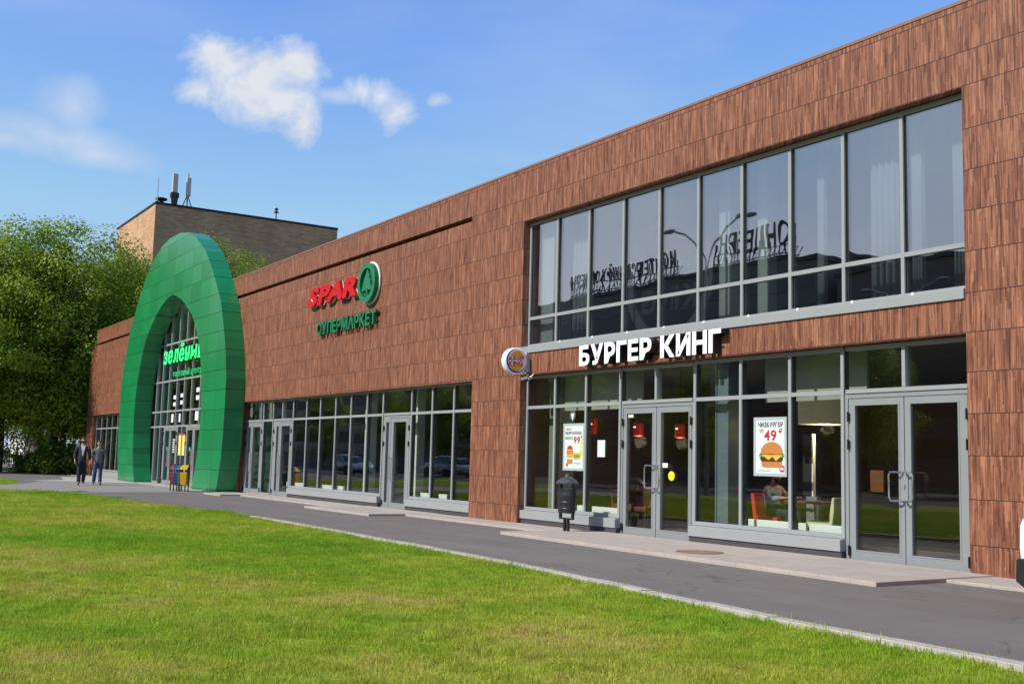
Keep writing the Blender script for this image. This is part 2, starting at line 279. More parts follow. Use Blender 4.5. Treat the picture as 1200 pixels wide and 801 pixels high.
# ------------------------------------------------------------------ helpers: meshes
class MB:
    def __init__(s): s.v = []; s.f = []; s.mi = []; s.mat = 0
    def add(s, vs, fs):
        n = len(s.v); s.v += [tuple(p) for p in vs]
        for f in fs: s.f.append([n + i for i in f]); s.mi.append(s.mat)
        return s
    def box(s, x0, x1, y0, y1, z0, z1):
        return s.add([(x0, y0, z0), (x1, y0, z0), (x1, y1, z0), (x0, y1, z0), (x0, y0, z1), (x1, y0, z1), (x1, y1, z1), (x0, y1, z1)],
                     [(0, 3, 2, 1), (4, 5, 6, 7), (0, 1, 5, 4), (1, 2, 6, 5), (2, 3, 7, 6), (3, 0, 4, 7)])
    def hexa(s, bot, top): return s.add(list(bot) + list(top), [(3, 2, 1, 0), (4, 5, 6, 7), (0, 1, 5, 4), (1, 2, 6, 5), (2, 3, 7, 6), (3, 0, 4, 7)])
    def tube(s, pts, r, n=8, cap=True):
        pts = [Vector(p) for p in pts]; rr = r if isinstance(r, (list, tuple)) else [r] * len(pts); rings = []; a = None
        for i, p in enumerate(pts):
            t = (pts[min(i + 1, len(pts) - 1)] - pts[max(i - 1, 0)]).normalized()
            if a is None: a = t.orthogonal().normalized()
            else: a = (a - t * a.dot(t)).normalized()
            b = t.cross(a); rings.append([p + (a * math.cos(2 * math.pi * k / n) + b * math.sin(2 * math.pi * k / n)) * rr[i] for k in range(n)])
        vs = [q for rg in rings for q in rg]; fs = []
        for i in range(len(rings) - 1):
            for k in range(n): fs.append((i * n + k, i * n + (k + 1) % n, (i + 1) * n + (k + 1) % n, (i + 1) * n + k))
        if cap: fs += [tuple(range(n))[::-1], tuple(range(len(vs) - n, len(vs)))]
        return s.add(vs, fs)
    def lathe(s, prof, c=(0, 0, 0), n=20, sx=1, sy=1):
        vs = []; fs = []
        for r, z in prof:
            for k in range(n): t = 2 * math.pi * k / n; vs.append((c[0] + r * sx * math.cos(t), c[1] + r * sy * math.sin(t), c[2] + z))
        for i in range(len(prof) - 1):
            for k in range(n): fs.append((i * n + k, i * n + (k + 1) % n, (i + 1) * n + (k + 1) % n, (i + 1) * n + k))
        fs += [tuple(range(n))[::-1], tuple(range(len(vs) - n, len(vs)))]
        return s.add(vs, fs)
    def prism(s, poly, fn, d0, d1):
        """poly: 2-D outline, fn(a, b, d) -> 3-D point, between depths d0 and d1"""
        n = len(poly); vs = [fn(a, b, d0) for a, b in poly] + [fn(a, b, d1) for a, b in poly]
        tri = geometry.tessellate_polygon([[Vector((a, b, 0)) for a, b in poly]]); fs = [tuple(t) for t in tri] + [tuple(n + i for i in t[::-1]) for t in tri]
        fs += [(i, (i + 1) % n, n + (i + 1) % n, n + i) for i in range(n)]
        return s.add(vs, fs)
    def build(s, name, mats, parent=None, smooth=False, bevel=0.0):
        me = bpy.data.meshes.new(name); o = bpy.data.objects.new(name, me); COL.objects.link(o)
        off = Vector((0, 0, 0))
        if parent is not None:
            q = parent
            while q is not None: off += q.location; q = q.parent
            o.parent = parent
        me.from_pydata([(x - off.x, y - off.y, z - off.z) for x, y, z in s.v], [], s.f)
        bm = bmesh.new(); bm.from_mesh(me); bmesh.ops.recalc_face_normals(bm, faces=bm.faces); bm.to_mesh(me); bm.free()
        mats = mats if isinstance(mats, (list, tuple)) else [mats]
        for m in mats: me.materials.append(m)
        if len(mats) > 1: me.polygons.foreach_set('material_index', s.mi)
        if smooth:
            me.polygons.foreach_set('use_smooth', [True] * len(me.polygons)); me.set_sharp_from_angle(angle=R(38))
        if bevel:
            b = o.modifiers.new('bevel', 'BEVEL'); b.width = bevel; b.segments = 2; b.limit_method = 'ANGLE'; b.angle_limit = R(40)
        return o
def tag(o, label=None, cat=None, group=None, kind=None):
    for k, v in (('label', label), ('category', cat), ('group', group), ('kind', kind)):
        if v: o[k] = v
    return o
def empty(name, loc, label=None, cat=None, group=None, rz=0.0):
    o = bpy.data.objects.new(name, None); o.location = loc; o.rotation_euler = (0, 0, rz); o.empty_display_size = .2; COL.objects.link(o); return tag(o, label, cat, group)
def copy_tree(o, parent=None):
    c = o.copy(); COL.objects.link(c)
    if parent is not None: c.parent = parent
    for ch in list(o.children): copy_tree(ch, c)
    return c
def wall_holes(mb, x0, x1, z0, z1, holes, y, depth):
    """upright wall with rectangular holes: front, back, jambs, lintels, outer edges, no overlapping faces"""
    xs = sorted({x0, x1} | {h[0] for h in holes} | {h[1] for h in holes}); zs = sorted({z0, z1} | {h[2] for h in holes} | {h[3] for h in holes})
    xs = [x for x in xs if x0 <= x <= x1]; zs = [z for z in zs if z0 <= z <= z1]
    def solid(i, j):
        if i < 0 or j < 0 or i >= len(xs) - 1 or j >= len(zs) - 1: return False
        cx, cz = (xs[i] + xs[i + 1]) / 2, (zs[j] + zs[j + 1]) / 2
        return not any(h[0] < cx < h[1] and h[2] < cz < h[3] for h in holes)
    for i in range(len(xs) - 1):
        for j in range(len(zs) - 1):
            if not solid(i, j): continue
            a, b, c, d = xs[i], xs[i + 1], zs[j], zs[j + 1]; y2 = y + depth
            mb.add([(a, y, c), (b, y, c), (b, y, d), (a, y, d)], [(0, 1, 2, 3)]); mb.add([(a, y2, c), (b, y2, c), (b, y2, d), (a, y2, d)], [(3, 2, 1, 0)])
            if not solid(i - 1, j): mb.add([(a, y, c), (a, y2, c), (a, y2, d), (a, y, d)], [(3, 2, 1, 0)])
            if not solid(i + 1, j): mb.add([(b, y, c), (b, y2, c), (b, y2, d), (b, y, d)], [(0, 1, 2, 3)])
            if not solid(i, j - 1): mb.add([(a, y, c), (b, y, c), (b, y2, c), (a, y2, c)], [(3, 2, 1, 0)])
            if not solid(i, j + 1): mb.add([(a, y, d), (b, y, d), (b, y2, d), (a, y2, d)], [(0, 1, 2, 3)])

# text as meshes -----------------------------------------------------------
def glyph(ch, size=1.0, depth=.1, bold=0.0, shear=0.0, wide=1.0):
    cu = bpy.data.curves.new('glyph', 'FONT'); cu.body = ch; cu.size = size; cu.extrude = depth / 2; cu.offset = bold; cu.shear = shear; cu.resolution_u = 3
    ob = bpy.data.objects.new('glyph', cu); COL.objects.link(ob); dg = bpy.context.evaluated_depsgraph_get(); me = bpy.data.meshes.new_from_object(ob.evaluated_get(dg))
    bpy.data.objects.remove(ob); bpy.data.curves.remove(cu)
    vs = np.array([v.co[:] for v in me.vertices]).reshape(-1, 3); fs = [tuple(p.vertices) for p in me.polygons]; bpy.data.meshes.remove(me)
    if len(vs): vs[:, 0] *= wide
    return vs, fs
def layout(text, height, depth, bold=0.0, shear=0.0, wide=1.0, gap=.08, space=.38, kern=None):
    """returns list of (char, verts, faces, x0); glyphs scaled so that a capital is `height` tall"""
    ref, _ = glyph('Н', 1.0, depth, bold); k = height / (ref[:, 1].max() - ref[:, 1].min()); base = ref[:, 1].min(); out = []; x = 0.0
    for ch in text:
        if ch == ' ': x += space * height; continue
        vs, fs = glyph(ch, 1.0, 0.1, bold, shear, wide); vs = vs.copy(); vs[:, 1] -= base; vs[:, :2] *= k; vs[:, 2] *= depth / 0.1
        w0, w1 = vs[:, 0].min(), vs[:, 0].max(); x += (kern or {}).get(ch, 0) * height
        vs[:, 0] += x - w0; out.append((ch, vs, fs)); x += (w1 - w0) + gap * height - shear * height * .85
    return out, x
def letters(text, height, depth, fn, name, mats, parent, width=None, **kw):
    """one mesh per letter; fn(a, b, d) maps text plane to the scene"""
    lay, w = layout(text, height, depth, **kw); s = (width / w) if width else 1.0; res = []
    for ch, vs, fs in lay:
        mb = MB(); mb.add([fn(v[0] * s, v[1], v[2]) for v in vs], fs); res.append(mb.build(name, mats, parent))
    return res
def text_into(mb, text, height, depth, fn, width=None, **kw):
    lay, w = layout(text, height, depth, **kw); s = (width / w) if width else 1.0
    for ch, vs, fs in lay: mb.add([fn(v[0] * s, v[1], v[2]) for v in vs], fs)
    return mb
# ================================================================== SETTING: ground
def sheet(name, poly, z, mat, kind='structure', sub=False):
    mb = MB(); vs = [Vector((x, y, 0)) for x, y in poly]; tri = geometry.tessellate_polygon([vs]); mb.add([(x, y, z) for x, y in poly], [tuple(t) for t in tri])
    o = mb.build(name, mat)
    bm = bmesh.new(); bm.from_mesh(o.data)
    for f in bm.faces:
        if f.normal.z < 0: f.normal_flip()
    bm.to_mesh(o.data); bm.free(); return tag(o, kind=kind)
M_SOIL = plain("far ground", (.085, .09, .05), .95, 0, .3, .05)
sheet('ground', [(-1500, -900), (900, -900), (900, 1500), (-1500, 1500)], -.03, M_SOIL)
sheet('road', [(-400, -21), (200, -21), (200, -8.2), (-400, -8.2)], -.012, M_ROAD)
sheet('asphalt_path', [(14, -8.2), (14, 13.2), (-63, 13.2), (-140, 20), (-140, 5), (-60, -8.2)], 0.0, M_ASPH)
sheet('concrete_path', [(-44.4, -8.2), (-38.7, -8.2), (-38.7, 6.3), (-37.1, 7.45), (-37.7, 10.7), (-36.6, 11.35), (-36.6, 12.9), (-52, 12.9), (-51.5, 9.0), (-47, 7.6), (-44.8, 6.3)], .008, concrete_mat("concrete path", (.25, .225, .21), .6))
sheet('pale_paving', [(-50.9, 8.15), (-48.3, 10.6), (-47.6, 12.9), (-58.5, 12.9), (-57.5, 10.7), (-52.4, 9.9)], .016, M_PALE)
EDGE = [(14, 6.9), (-4.5, 7.07), (-6.93, 7.15), (-11.92, 7.72), (-17.8, 7.94), (-21.3, 8.05), (-22.8, 8.10)]
LAWN = EDGE + [(-25.5, 8.2), (-27.9, 7.9), (-31.0, 7.55), (-34, 7.45), (-37.1, 7.3), (-38.6, 6.4), (-38.7, 5.4), (-38.7, -7.6), (14, -7.6)]
sheet('lawn', LAWN, .014, M_LAWN)
LAWN2 = [(-44.5, -7.6), (-44.7, 6.2), (-45.6, 7.0), (-50.2, 7.45), (-53.5, 7.2), (-56, 5.5), (-60, -7.6)]
sheet('small_lawn', LAWN2, .014, M_LAWN)
def kerb():
    mb = MB(); pts = [Vector((x, y, 0)) for x, y in EDGE]; 
    inner = []; outer = []
    for i, p in enumerate(pts):
        t = (pts[min(i + 1, len(pts) - 1)] - pts[max(i - 1, 0)]).normalized(); n = Vector((t.y, -t.x, 0))
        if n.y < 0: n = -n
        inner.append(p - n * .01); outer.append(p + n * .13)
    for i in range(len(pts) - 1):
        a, b, c, d = inner[i], inner[i + 1], outer[i + 1], outer[i]; L = (b - a).length; k = max(1, int(L / 1.0))
        for q in range(k):
            s, e = q / k + .004 / L, (q + 1) / k - .004 / L; dz = random.uniform(-.006, .006)
            P = [a.lerp(b, s), a.lerp(b, e), d.lerp(c, e), d.lerp(c, s)]
            mb.hexa([(p.x, p.y, -.02) for p in P], [(p.x, p.y, .062 + dz) for p in P])
    return tag(mb.build('kerb', M_KERB, bevel=.008), kind='structure')
kerb()
def paving():
    mb = MB()
    mb.box(-63, -36.6, 12.05, 12.92, -.01, .020)
    mb.box(-34.9, -27.2, 12.02, 12.97, -.01, .040)
    # strip along the foot of the facade, widening into three door slabs
    mb.box(-27.2, -23.3, 11.1, 12.97, -.01, .052)
    mb.box(-23.3, -17.35, 12.05, 12.97, -.01, .044)
    mb.hexa([(-17.35, 10.95, -.01), (-8.60, 10.62, -.01), (-8.60, 12.97, -.01), (-17.35, 12.97, -.01)], [(-17.35, 10.95, .055), (-8.60, 10.62, .055), (-8.60, 12.97, .055), (-17.35, 12.97, .055)])
    mb.box(-8.60, 13, 11.92, 12.97, -.01, .040)
    mb.box(-36.6, -34.9, 11.35, 12.97, -.01, .050)
    return tag(mb.build('door_paving', M_CONC, bevel=.01), kind='structure')
paving()

# ------------------------------------------------------------------ grass blades on the lawns (one stuff object, instanced tufts)
def pt_in(poly, x, y):
    c = np.zeros(len(x), bool); n = len(poly)
    for i in range(n):
        (x1, y1), (x2, y2) = poly[i], poly[(i + 1) % n]
        k = ((y1 > y) != (y2 > y)); c ^= k & (x < (x2 - x1) * (y - y1) / ((y2 - y1) if y2 != y1 else 1e-9) + x1)
    return c
def grass():
    hid = bpy.data.collections.new('grass_tufts')
    for t in range(7):
        mb = MB(); n = 52 if t < 5 else 34
        for i in range(n):
            a = random.uniform(0, 6.283); r = .10 * math.sqrt(random.random()); x, y = r * math.cos(a), r * math.sin(a); h = random.uniform(.014, .040) * (1.5 if t >= 5 else 1); w = random.uniform(.0013, .0026)
            b = random.uniform(0, 6.283); lean = random.uniform(.1, .9) * h; dx, dy = math.cos(b), math.sin(b); q = random.uniform(0, 6.283); px, py = math.cos(q) * w, math.sin(q) * w
            mb.add([(x - px, y - py, 0), (x + px, y + py, 0), (x + px * .8 + dx * lean * .35, y + py * .8 + dy * lean * .35, h * .6), (x - px * .8 + dx * lean * .35, y - py * .8 + dy * lean * .35, h * .6), (x + dx * lean, y + dy * lean, h)], [(0, 1, 2, 3), (3, 2, 4)])
        me = bpy.data.meshes.new('grass_tuft'); me.from_pydata(mb.v, [], mb.f); me.materials.append(M_BLADE)
        o = bpy.data.objects.new('grass_tuft', me); hid.objects.link(o)
    P = []
    def scatter(poly, lo, hi, dens, x0, x1, y0, y1):
        n = int((x1 - x0) * (y1 - y0) * dens(lo)); x = RNG.uniform(x0, x1, n); y = RNG.uniform(y0, y1, n); d = np.hypot(x, y)
        k = (d >= lo) & (d < hi) & pt_in(poly, x, y); x, y, d = x[k], y[k], d[k]; k = RNG.random(len(x)) < np.array([dens(q) for q in d]) / dens(lo); P.append(np.stack([x[k], y[k], d[k]], 1))
    scatter(LAWN, 2.5, 9, lambda d: 175, -12, 2, -1, 8.1)
    scatter(LAWN, 9, 18, lambda d: 120, -19, 1, -3, 8.2)
    scatter(LAWN, 18, 45, lambda d: 95 - (d - 18) * 2.2, -39, -14, -3, 8.3)
    # ragged tufts hanging over the kerb line
    ex = []
    for (xa, ya), (xb, yb) in zip(EDGE[1:], EDGE[2:] + [(-25.5, 8.2)]):
        k = int(abs(xb - xa) * 16); t = RNG.random(k); ex.append(np.stack([xa + (xb - xa) * t, ya + (yb - ya) * t + RNG.normal(0, .025, k) - .01, np.full(k, 60.0)], 1))
    P += ex
    scatter(LAWN2, 40, 70, lambda d: 30, -58, -44, 0, 7.6)
    P = np.concatenate(P); n = len(P)
    me = bpy.data.meshes.new('grass'); me.vertices.add(n); co = np.zeros((n, 3)); co[:, :2] = P[:, :2]; co[:, 2] = .012; me.vertices.foreach_set('co', co.ravel())
    sc = RNG.uniform(.7, 1.25, n) * np.clip(1 + (P[:, 2] - 18) * .012, 1, 1.4); at = me.attributes.new('sc', 'FLOAT', 'POINT'); at.data.foreach_set('value', sc.astype(np.float32))
    o = bpy.data.objects.new('grass', me); COL.objects.link(o)
    ng = bpy.data.node_groups.new('grass', 'GeometryNodeTree'); ng.interface.new_socket('Geometry', in_out='INPUT', socket_type='NodeSocketGeometry'); ng.interface.new_socket('Geometry', in_out='OUTPUT', socket_type='NodeSocketGeometry')
    N = ng.nodes; L = ng.links; gi = N.new('NodeGroupInput'); go = N.new('NodeGroupOutput'); ip = N.new('GeometryNodeInstanceOnPoints'); ci = N.new('GeometryNodeCollectionInfo')
    ci.inputs['Collection'].default_value = hid; ci.inputs['Separate Children'].default_value = True; ci.inputs['Reset Children'].default_value = True
    rv = N.new('FunctionNodeRandomValue'); rv.data_type = 'FLOAT_VECTOR'; rv.inputs[0].default_value = (-.16, -.16, 0); rv.inputs[1].default_value = (.16, .16, 6.283)
    na = N.new('GeometryNodeInputNamedAttribute'); na.data_type = 'FLOAT'; na.inputs[0].default_value = 'sc'
    L.new(gi.outputs[0], ip.inputs['Points']); L.new(ci.outputs[0], ip.inputs['Instance']); ip.inputs['Pick Instance'].default_value = True
    L.new(rv.outputs[0], ip.inputs['Rotation']); L.new(na.outputs[0], ip.inputs['Scale']); L.new(ip.outputs[0], go.inputs[0])
    md = o.modifiers.new('grass', 'NODES'); md.node_group = ng
    return tag(o, 'short patchy green and yellowish lawn grass in front of the walk', 'grass', kind='stuff')
grass()

# ================================================================== BUILDING
YF, YM, YG = 12.895, 13.06, 13.118      # facade face, front of the mullions, glass
bld = empty('retail_building', (-30, YF, 0), 'long two storey retail building clad in brown wood strip tiles', 'building')
ZR = 7.745
def facade():
    mb = MB()
    # right part, from the arch to beyond the right edge of the picture
    holes = [(-37.9, -21.81, -1, 3.165), (-19.77, -8.93, -1, 3.19), (-19.77, -8.93, 3.70, 6.57)]
    wall_holes(mb, -39.9, 12, 0.0, 6.965, holes, YF, .30)
    wall_holes(mb, -22.03, 12, 6.965, ZR, [], YF, .30)        # parapet right of the groove
    wall_holes(mb, -39.9, -22.03, 7.085, ZR, [], YF, .30)
    wall_holes(mb, -63.0, -50.3, 0.0, 6.965, [(-61.4, -50.9, -1, 3.2)], YF, .30)
    wall_holes(mb, -61.8, -50.3, 7.085, ZR, [], YF, .30)
    mb.box(-63.0, -62.7, YF + .302, 40, 0, ZR); mb.box(11.7, 12, YF + .302, 40, 0, ZR); mb.box(-62.698, 11.698, 39.7, 40, 0, ZR)
    mb.build('wall', M_CLAD, bld)
    for q0, q1 in ((-39.9, -22.03), (-61.8, -50.3)): MB().box(q0, q1, YF + .16, YF + .2, 6.96, 7.09).build('groove_shade_backing', M_DARK, bld)  # near-black backing paints the shade inside the groove
    c = MB(); c.box(-39.95, 12.02, YF - .012, YF + .33, ZR + .003, ZR + .05); c.box(-61.85, -50.2, YF - .012, YF + .33, ZR + .003, ZR + .05); c.build('parapet_coping', plain("bronze coping", (.24, .115, .07), .5, 0, .1), bld)
    r = MB(); r.box(-62.69, 11.69, YF + .34, 39.69, 7.2, 7.4); r.build('roof', plain("roof felt", (.08, .08, .08), .9), bld)
facade()
# rooms behind the glass
def rooms():
    fl = plain("room floor tile", (.085, .075, .07), .35, 0, .2, 2); wl = plain("restaurant wall", (.13, .075, .045), .7, 0, .2, 1); gw = plain("shop wall", (.075, .075, .075), .8, 0, .15, 1); cl = plain("room ceiling", (.11, .11, .10), .9)
    f = MB(); f.box(-61.5, -20.62, 13.22, 20, -.02, .03); f.box(-20.4, -8.4, 13.22, 20.5, -.02, .03); f.build('interior_floor', fl, bld)
    f = MB(); f.box(-20.4, -8.42, 20.5, 20.7, .03, 3.3); f.box(-20.6, -20.402, 13.2, 20.7, .03, 3.3); f.box(-8.4, -8.2, 13.2, 20.7, .03, 3.3); f.build('interior_wall', wl, bld)
    f = MB(); f.box(-61.5, -20.62, 20.0, 20.2, .03, 7.19); f.box(-38.3, -38.1, 14.4, 20, .03, 3.3); f.box(-53.2, -53.0, 14.4, 20, .03, 3.3); f.build('interior_wall', gw, bld)
    for q in ((-20.38, -8.42, 13.22, 20.48, 3.22, 3.66), (-37.95, -20.62, 13.22, 19.98, 3.22, 3.34), (-61.4, -53.3, 13.22, 19.98, 3.24, 3.36)): MB().box(*q).build('interior_ceiling', cl, bld)
    for q0, q1 in ((-13.28, -11.16), (-19.7, -16.55)): MB().box(q0, q1, 13.62, 13.68, 2.44, 3.215).build('bulkhead', plain('pale bulkhead', (.36, .37, .30), .8, 0, .1, 2), bld)
    f = MB(); f.box(-20.6, -8.2, 18.6, 18.8, 3.68, 7.19); f.box(-20.6, -20.45, 13.25, 18.6, 3.68, 7.19); f.box(-8.35, -8.2, 13.25, 18.6, 3.68, 7.19); f.build('interior_wall', gw, bld)
    # pale beam and shelves glimpsed in the shop
    for x in (-33.4, -30.2, -24.4):
        f = MB(); f.box(x - .9, x + .9, 17.95, 18.0, .035, 2.0)
        for z in (.2, .75, 1.3, 1.9): f.box(x - .9, x + .9, 17.6, 17.949, z, z + .04)
        f.build('shelving', plain("dark shelving", (.08, .075, .07), .8, 0, .4, 3), bld)
rooms()
def bars(mb, xs, z0, z1, zt, w=.058, y=YM, dep=.13, ht=.066, ends=True):
    """curtain wall bars: pale cover caps in front of dark bodies that paint the shade on the bar sides; rails set 3 mm back between the uprights"""
    for x in xs:
        mb.mat = 0; mb.box(x - w / 2, x + w / 2, y, y + .03, z0, z1); mb.mat = 1; mb.box(x - w / 2 + .004, x + w / 2 - .004, y + .0305, y + dep, z0, z1)
    for a, b in zip(xs[:-1], xs[1:]):
        for z in zt:
            mb.mat = 0; mb.box(a + w / 2, b - w / 2, y + .003, y + .028, z - ht / 2, z + ht / 2); mb.mat = 1; mb.box(a + w / 2, b - w / 2, y + .0285, y + dep - .004, z - ht / 2 + .004, z + ht / 2 - .004)
    mb.mat = 0
def pane(parent, x0, x1, z0, z1, mat=None, y=YG, name='pane'):
    mb = MB(); t = .012; mb.box(x0, x1, -t, t, z0, z1); cx, cz = (x0 + x1) / 2, (z0 + z1) / 2
    mb.v = [(a - cx, b, c - cz) for a, b, c in mb.v]; o = mb.build(name, mat or M_GLASS)
    q = parent; off = Vector((0, 0, 0))
    while q is not None: off += q.location; q = q.parent
    o.parent = parent; o.location = Vector((cx, y, cz)) - off; o.rotation_euler = (R(random.gauss(0, .12)), 0, R(random.gauss(0, .16))); return o
def glazing(name, parent, xs, z0, z1, zt, mat=None, skip=(), w=.058):
    mb = MB(); rails = [z0 + .033] + zt + [z1 - .03]; bars(mb, xs, z0, z1, rails, w=w); fr = mb.build(name, [M_FRAME, M_BARSHADE], parent)
    zz = [z0 + .066] + [v for t in zt for v in (t - .033, t + .033)] + [z1 - .06]
    for a, b in zip(xs[:-1], xs[1:]):
        for k in range(0, len(zz), 2): pane(fr, a + w / 2 - .01, b - w / 2 + .01, zz[k] - .01, zz[k + 1] + .01, mat)
    return fr
def sill(parent, x0, x1, z0, z1, y0, y1=13.18): 
    mb = MB(); mb.hexa([(x0, y0, z0), (x1, y0, z0), (x1, y1, z0), (x0, y1, z0)], [(x0, y0, z1 - .02), (x1, y0, z1 - .02), (x1, y1, z1), (x0, y1, z1)]); return mb.build('sill', M_FRAME, parent, bevel=.004)
# upper window band of the restaurant
UX = [-19.74, -18.72, -17.6, -16.49, -15.42, -14.36, -13.28, -12.2, -11.12, -10.05, -8.965]
up = glazing('upper_window', bld, UX, 3.80, 6.55, [4.43], M_GLASSUP); sill(up, -19.90, -8.935, 3.655, 3.815, YF - .035, YM + .02)
for x in UX[1:-1]: MB().lathe([(.0, 0), (.026, .0), (.026, .04), (0, .055)], (x + .16, YM + .01, 3.82), 8).build('spotlight', plain("small lamp white", (.8, .8, .78), .4), up)
def curtain(x0, x1, y=13.62):
    mb = MB(); n = 22; vs = []
    for k in range(n + 1):
        x = x0 + (x1 - x0) * k / n; yy = y + .05 * math.sin(k * 1.25); vs += [(x, yy, 3.75), (x, yy, 6.6)]
    mb.add(vs, [(2 * k, 2 * k + 2, 2 * k + 3, 2 * k + 1) for k in range(n)]); o = mb.build('curtain', plain("pale curtain", (.46, .48, .50), .9, 0, .06), up, smooth=True); sm = o.modifiers.new('thick', 'SOLIDIFY'); sm.thickness = .006
for q0, q1 in ((-11.05, -10.55), (-10.3, -10.1), (-9.6, -9.35), (-12.1, -11.95), (-18.9, -18.3)): curtain(q0, q1)
# restaurant shop front: bays, doors
def bay(x0, x1, ins, ztop=3.175):
    """glazed bay on a plinth with sill"""
    xs = [x0] + ins + [x1]; g_ = glazing('storefront_window', bld, xs, .33, ztop, [2.5]); sill(g_, x0 - .03, x1 + .03, .145, .335, 12.955)
    p = MB(); p.box(x0 - .03, x1 + .03, 12.985, 13.2, 0.02, .144); p.build('plinth', M_PLINTH, g_); return g_
def transom(x0, x1, mids, ztop=3.175):
    xs = [x0] + mids + [x1]; mb = MB(); w = .058
    for x in mids: mb.box(x - w / 2, x + w / 2, YM, YM + .13, 2.535, ztop)
    mb.box(x0 + w / 2, x1 - w / 2, YM + .004, YM + .126, 2.475, 2.535); mb.box(x0 + w / 2, x1 - w / 2, YM + .004, YM + .126, ztop - .06, ztop)
    f = mb.build('transom_window', M_FRAME, bld)
    for a, b in zip(xs[:-1], xs[1:]): pane(f, a + .02, b - .02, 2.525, ztop - .05)
    return f
def dhandle(parent, x, z0, z1, y, side, out=.10):
    mb = MB(); s = side * .17; mb.tube([(x, y, z1), (x, y - out * .6, z1), (x + s * .2, y - out, z1), (x + s * .85, y - out, z1), (x + s, y - out, z1 - .045), (x + s, y - out, z0 + .045), (x + s * .85, y - out, z0), (x + s * .2, y - out, z0), (x, y - out * .6, z0), (x, y, z0)], .0135, 8)
    return mb.build('handle', M_STEEL, parent, smooth=True)
def barhandle(parent, x, z0, z1, y):
    mb = MB(); mb.tube([(x, y - .07, z0), (x, y - .07, z1)], .016, 8)
    for z in (z0 + .06, z1 - .06): mb.tube([(x, y, z), (x, y - .07, z)], .012, 6)
    return mb.build('handle', M_STEEL, parent, smooth=True)
def door(x0, x1, glz, hinges, z1=2.472, y=13.085, zb=.175, zt=2.305, leafgaps=(), parent=None, frame=M_DOORF):
    mb = MB(); wall_holes(mb, x0, x1, .025, z1, [(a, b, zb, zt) for a, b in glz], y, .075)
    for a, b in glz:      # glazing beads
        for c in (a, b): mb.box(c - .012, c + .012, y - .006, y + .02, zb - .012, zt + .012)
        for c in (zb, zt): mb.box(a + .0125, b - .0125, y - .005, y + .02, c - .011, c + .011)
    d = mb.build('door', frame, parent or bld)
    if leafgaps:
        q = MB()
        for x in leafgaps: q.box(x - .005, x + .005, y - .0035, y + .002, .03, z1 - .07)
        q.box(leafgaps[0] if len(leafgaps) > 1 else x0 + .06, leafgaps[-1] if len(leafgaps) > 1 else x1 - .06, y - .003, y + .002, z1 - .076, z1 - .068); q.build('seam', M_BLACK, d)
    for a, b in glz: pane(d, a - .005, b + .005, zb - .005, zt + .005, y=y + .045)
    for x in hinges:
        for z in (.17, 1.72, 2.13):
            h = MB(); h.box(x - .02, x + .02, y - .028, y - .001, z - .055, z + .055); h.tube([(x, y - .034, z - .075), (x, y - .034, z + .075)], .014, 6); h.build('hinge', M_BLACK, d)
    return d
d1 = door(-11.13, -8.985, [(-10.953, -10.165), (-9.977, -9.199)], [-11.05, -9.06], leafgaps=(-11.06, -10.075, -9.06)); dhandle(d1, -10.10, .93, 1.33, 13.08, -1); dhandle(d1, -10.04, .93, 1.33, 13.08, 1)
lk = MB(); lk.box(-10.125, -10.015, 13.068, 13.082, .92, 1.34); lk.box(-10.085, -10.06, 13.05, 13.067, 1.10, 1.16); lk.build('lock_plate', M_DOORF, d1)
d2 = door(-16.49, -14.45, [(-16.335, -15.567), (-15.352, -14.58)], [-16.42, -14.51], leafgaps=(-16.43, -15.46, -14.51)); dhandle(d2, -15.50, .92, 1.33, 13.08, -1); dhandle(d2, -15.43, .92, 1.33, 13.08, 1)
transom(-16.49, -14.45, [-15.47]); transom(-11.13, -8.95, [-10.06])
bay(-19.74, -16.52, [-18.7, -17.62]); bay(-14.42, -11.16, [-13.3, -12.21])
# supermarket shop front
d3 = door(-26.75, -25.15, [(-26.585, -26.40), (-26.15, -25.41)], [-26.68, -25.22], leafgaps=(-26.30, -25.22)); barhandle(d3, -26.22, .75, 1.40, 13.08)
d4 = door(-35.0, -33.29, [(-34.73, -34.52), (-34.28, -33.51)], [-34.93, -33.36], leafgaps=(-34.42, -33.36)); barhandle(d4, -34.36, .75, 1.40, 13.08)
d5 = door(-37.78, -35.98, [(-37.5, -37.2), (-36.99, -36.22)], [-37.7, -36.05], leafgaps=(-37.1, -36.05)); barhandle(d5, -37.06, .75, 1.40, 13.08)
transom(-26.75, -25.15, []); transom(-35.0, -33.29, [-34.2]); transom(-37.78, -35.98, [])
bay(-33.26, -26.78, [-32.15, -31.07, -29.93, -28.85, -27.78]); bay(-25.12, -21.83, [-24.01, -22.93])
sl = glazing('storefront_window', bld, [-35.95, -35.03], .03, 3.165, [2.5])
# left wing
glazing('storefront_window', bld, [-61.35, -60.2, -59.0, -57.85, -56.7, -55.55, -54.4, -53.25, -52.1, -50.95], .33, 3.19, [2.5])
p = MB(); p.box(-61.4, -50.95, 12.985, 13.2, 0.02, .31); p.build('plinth', M_FRAME, bld)
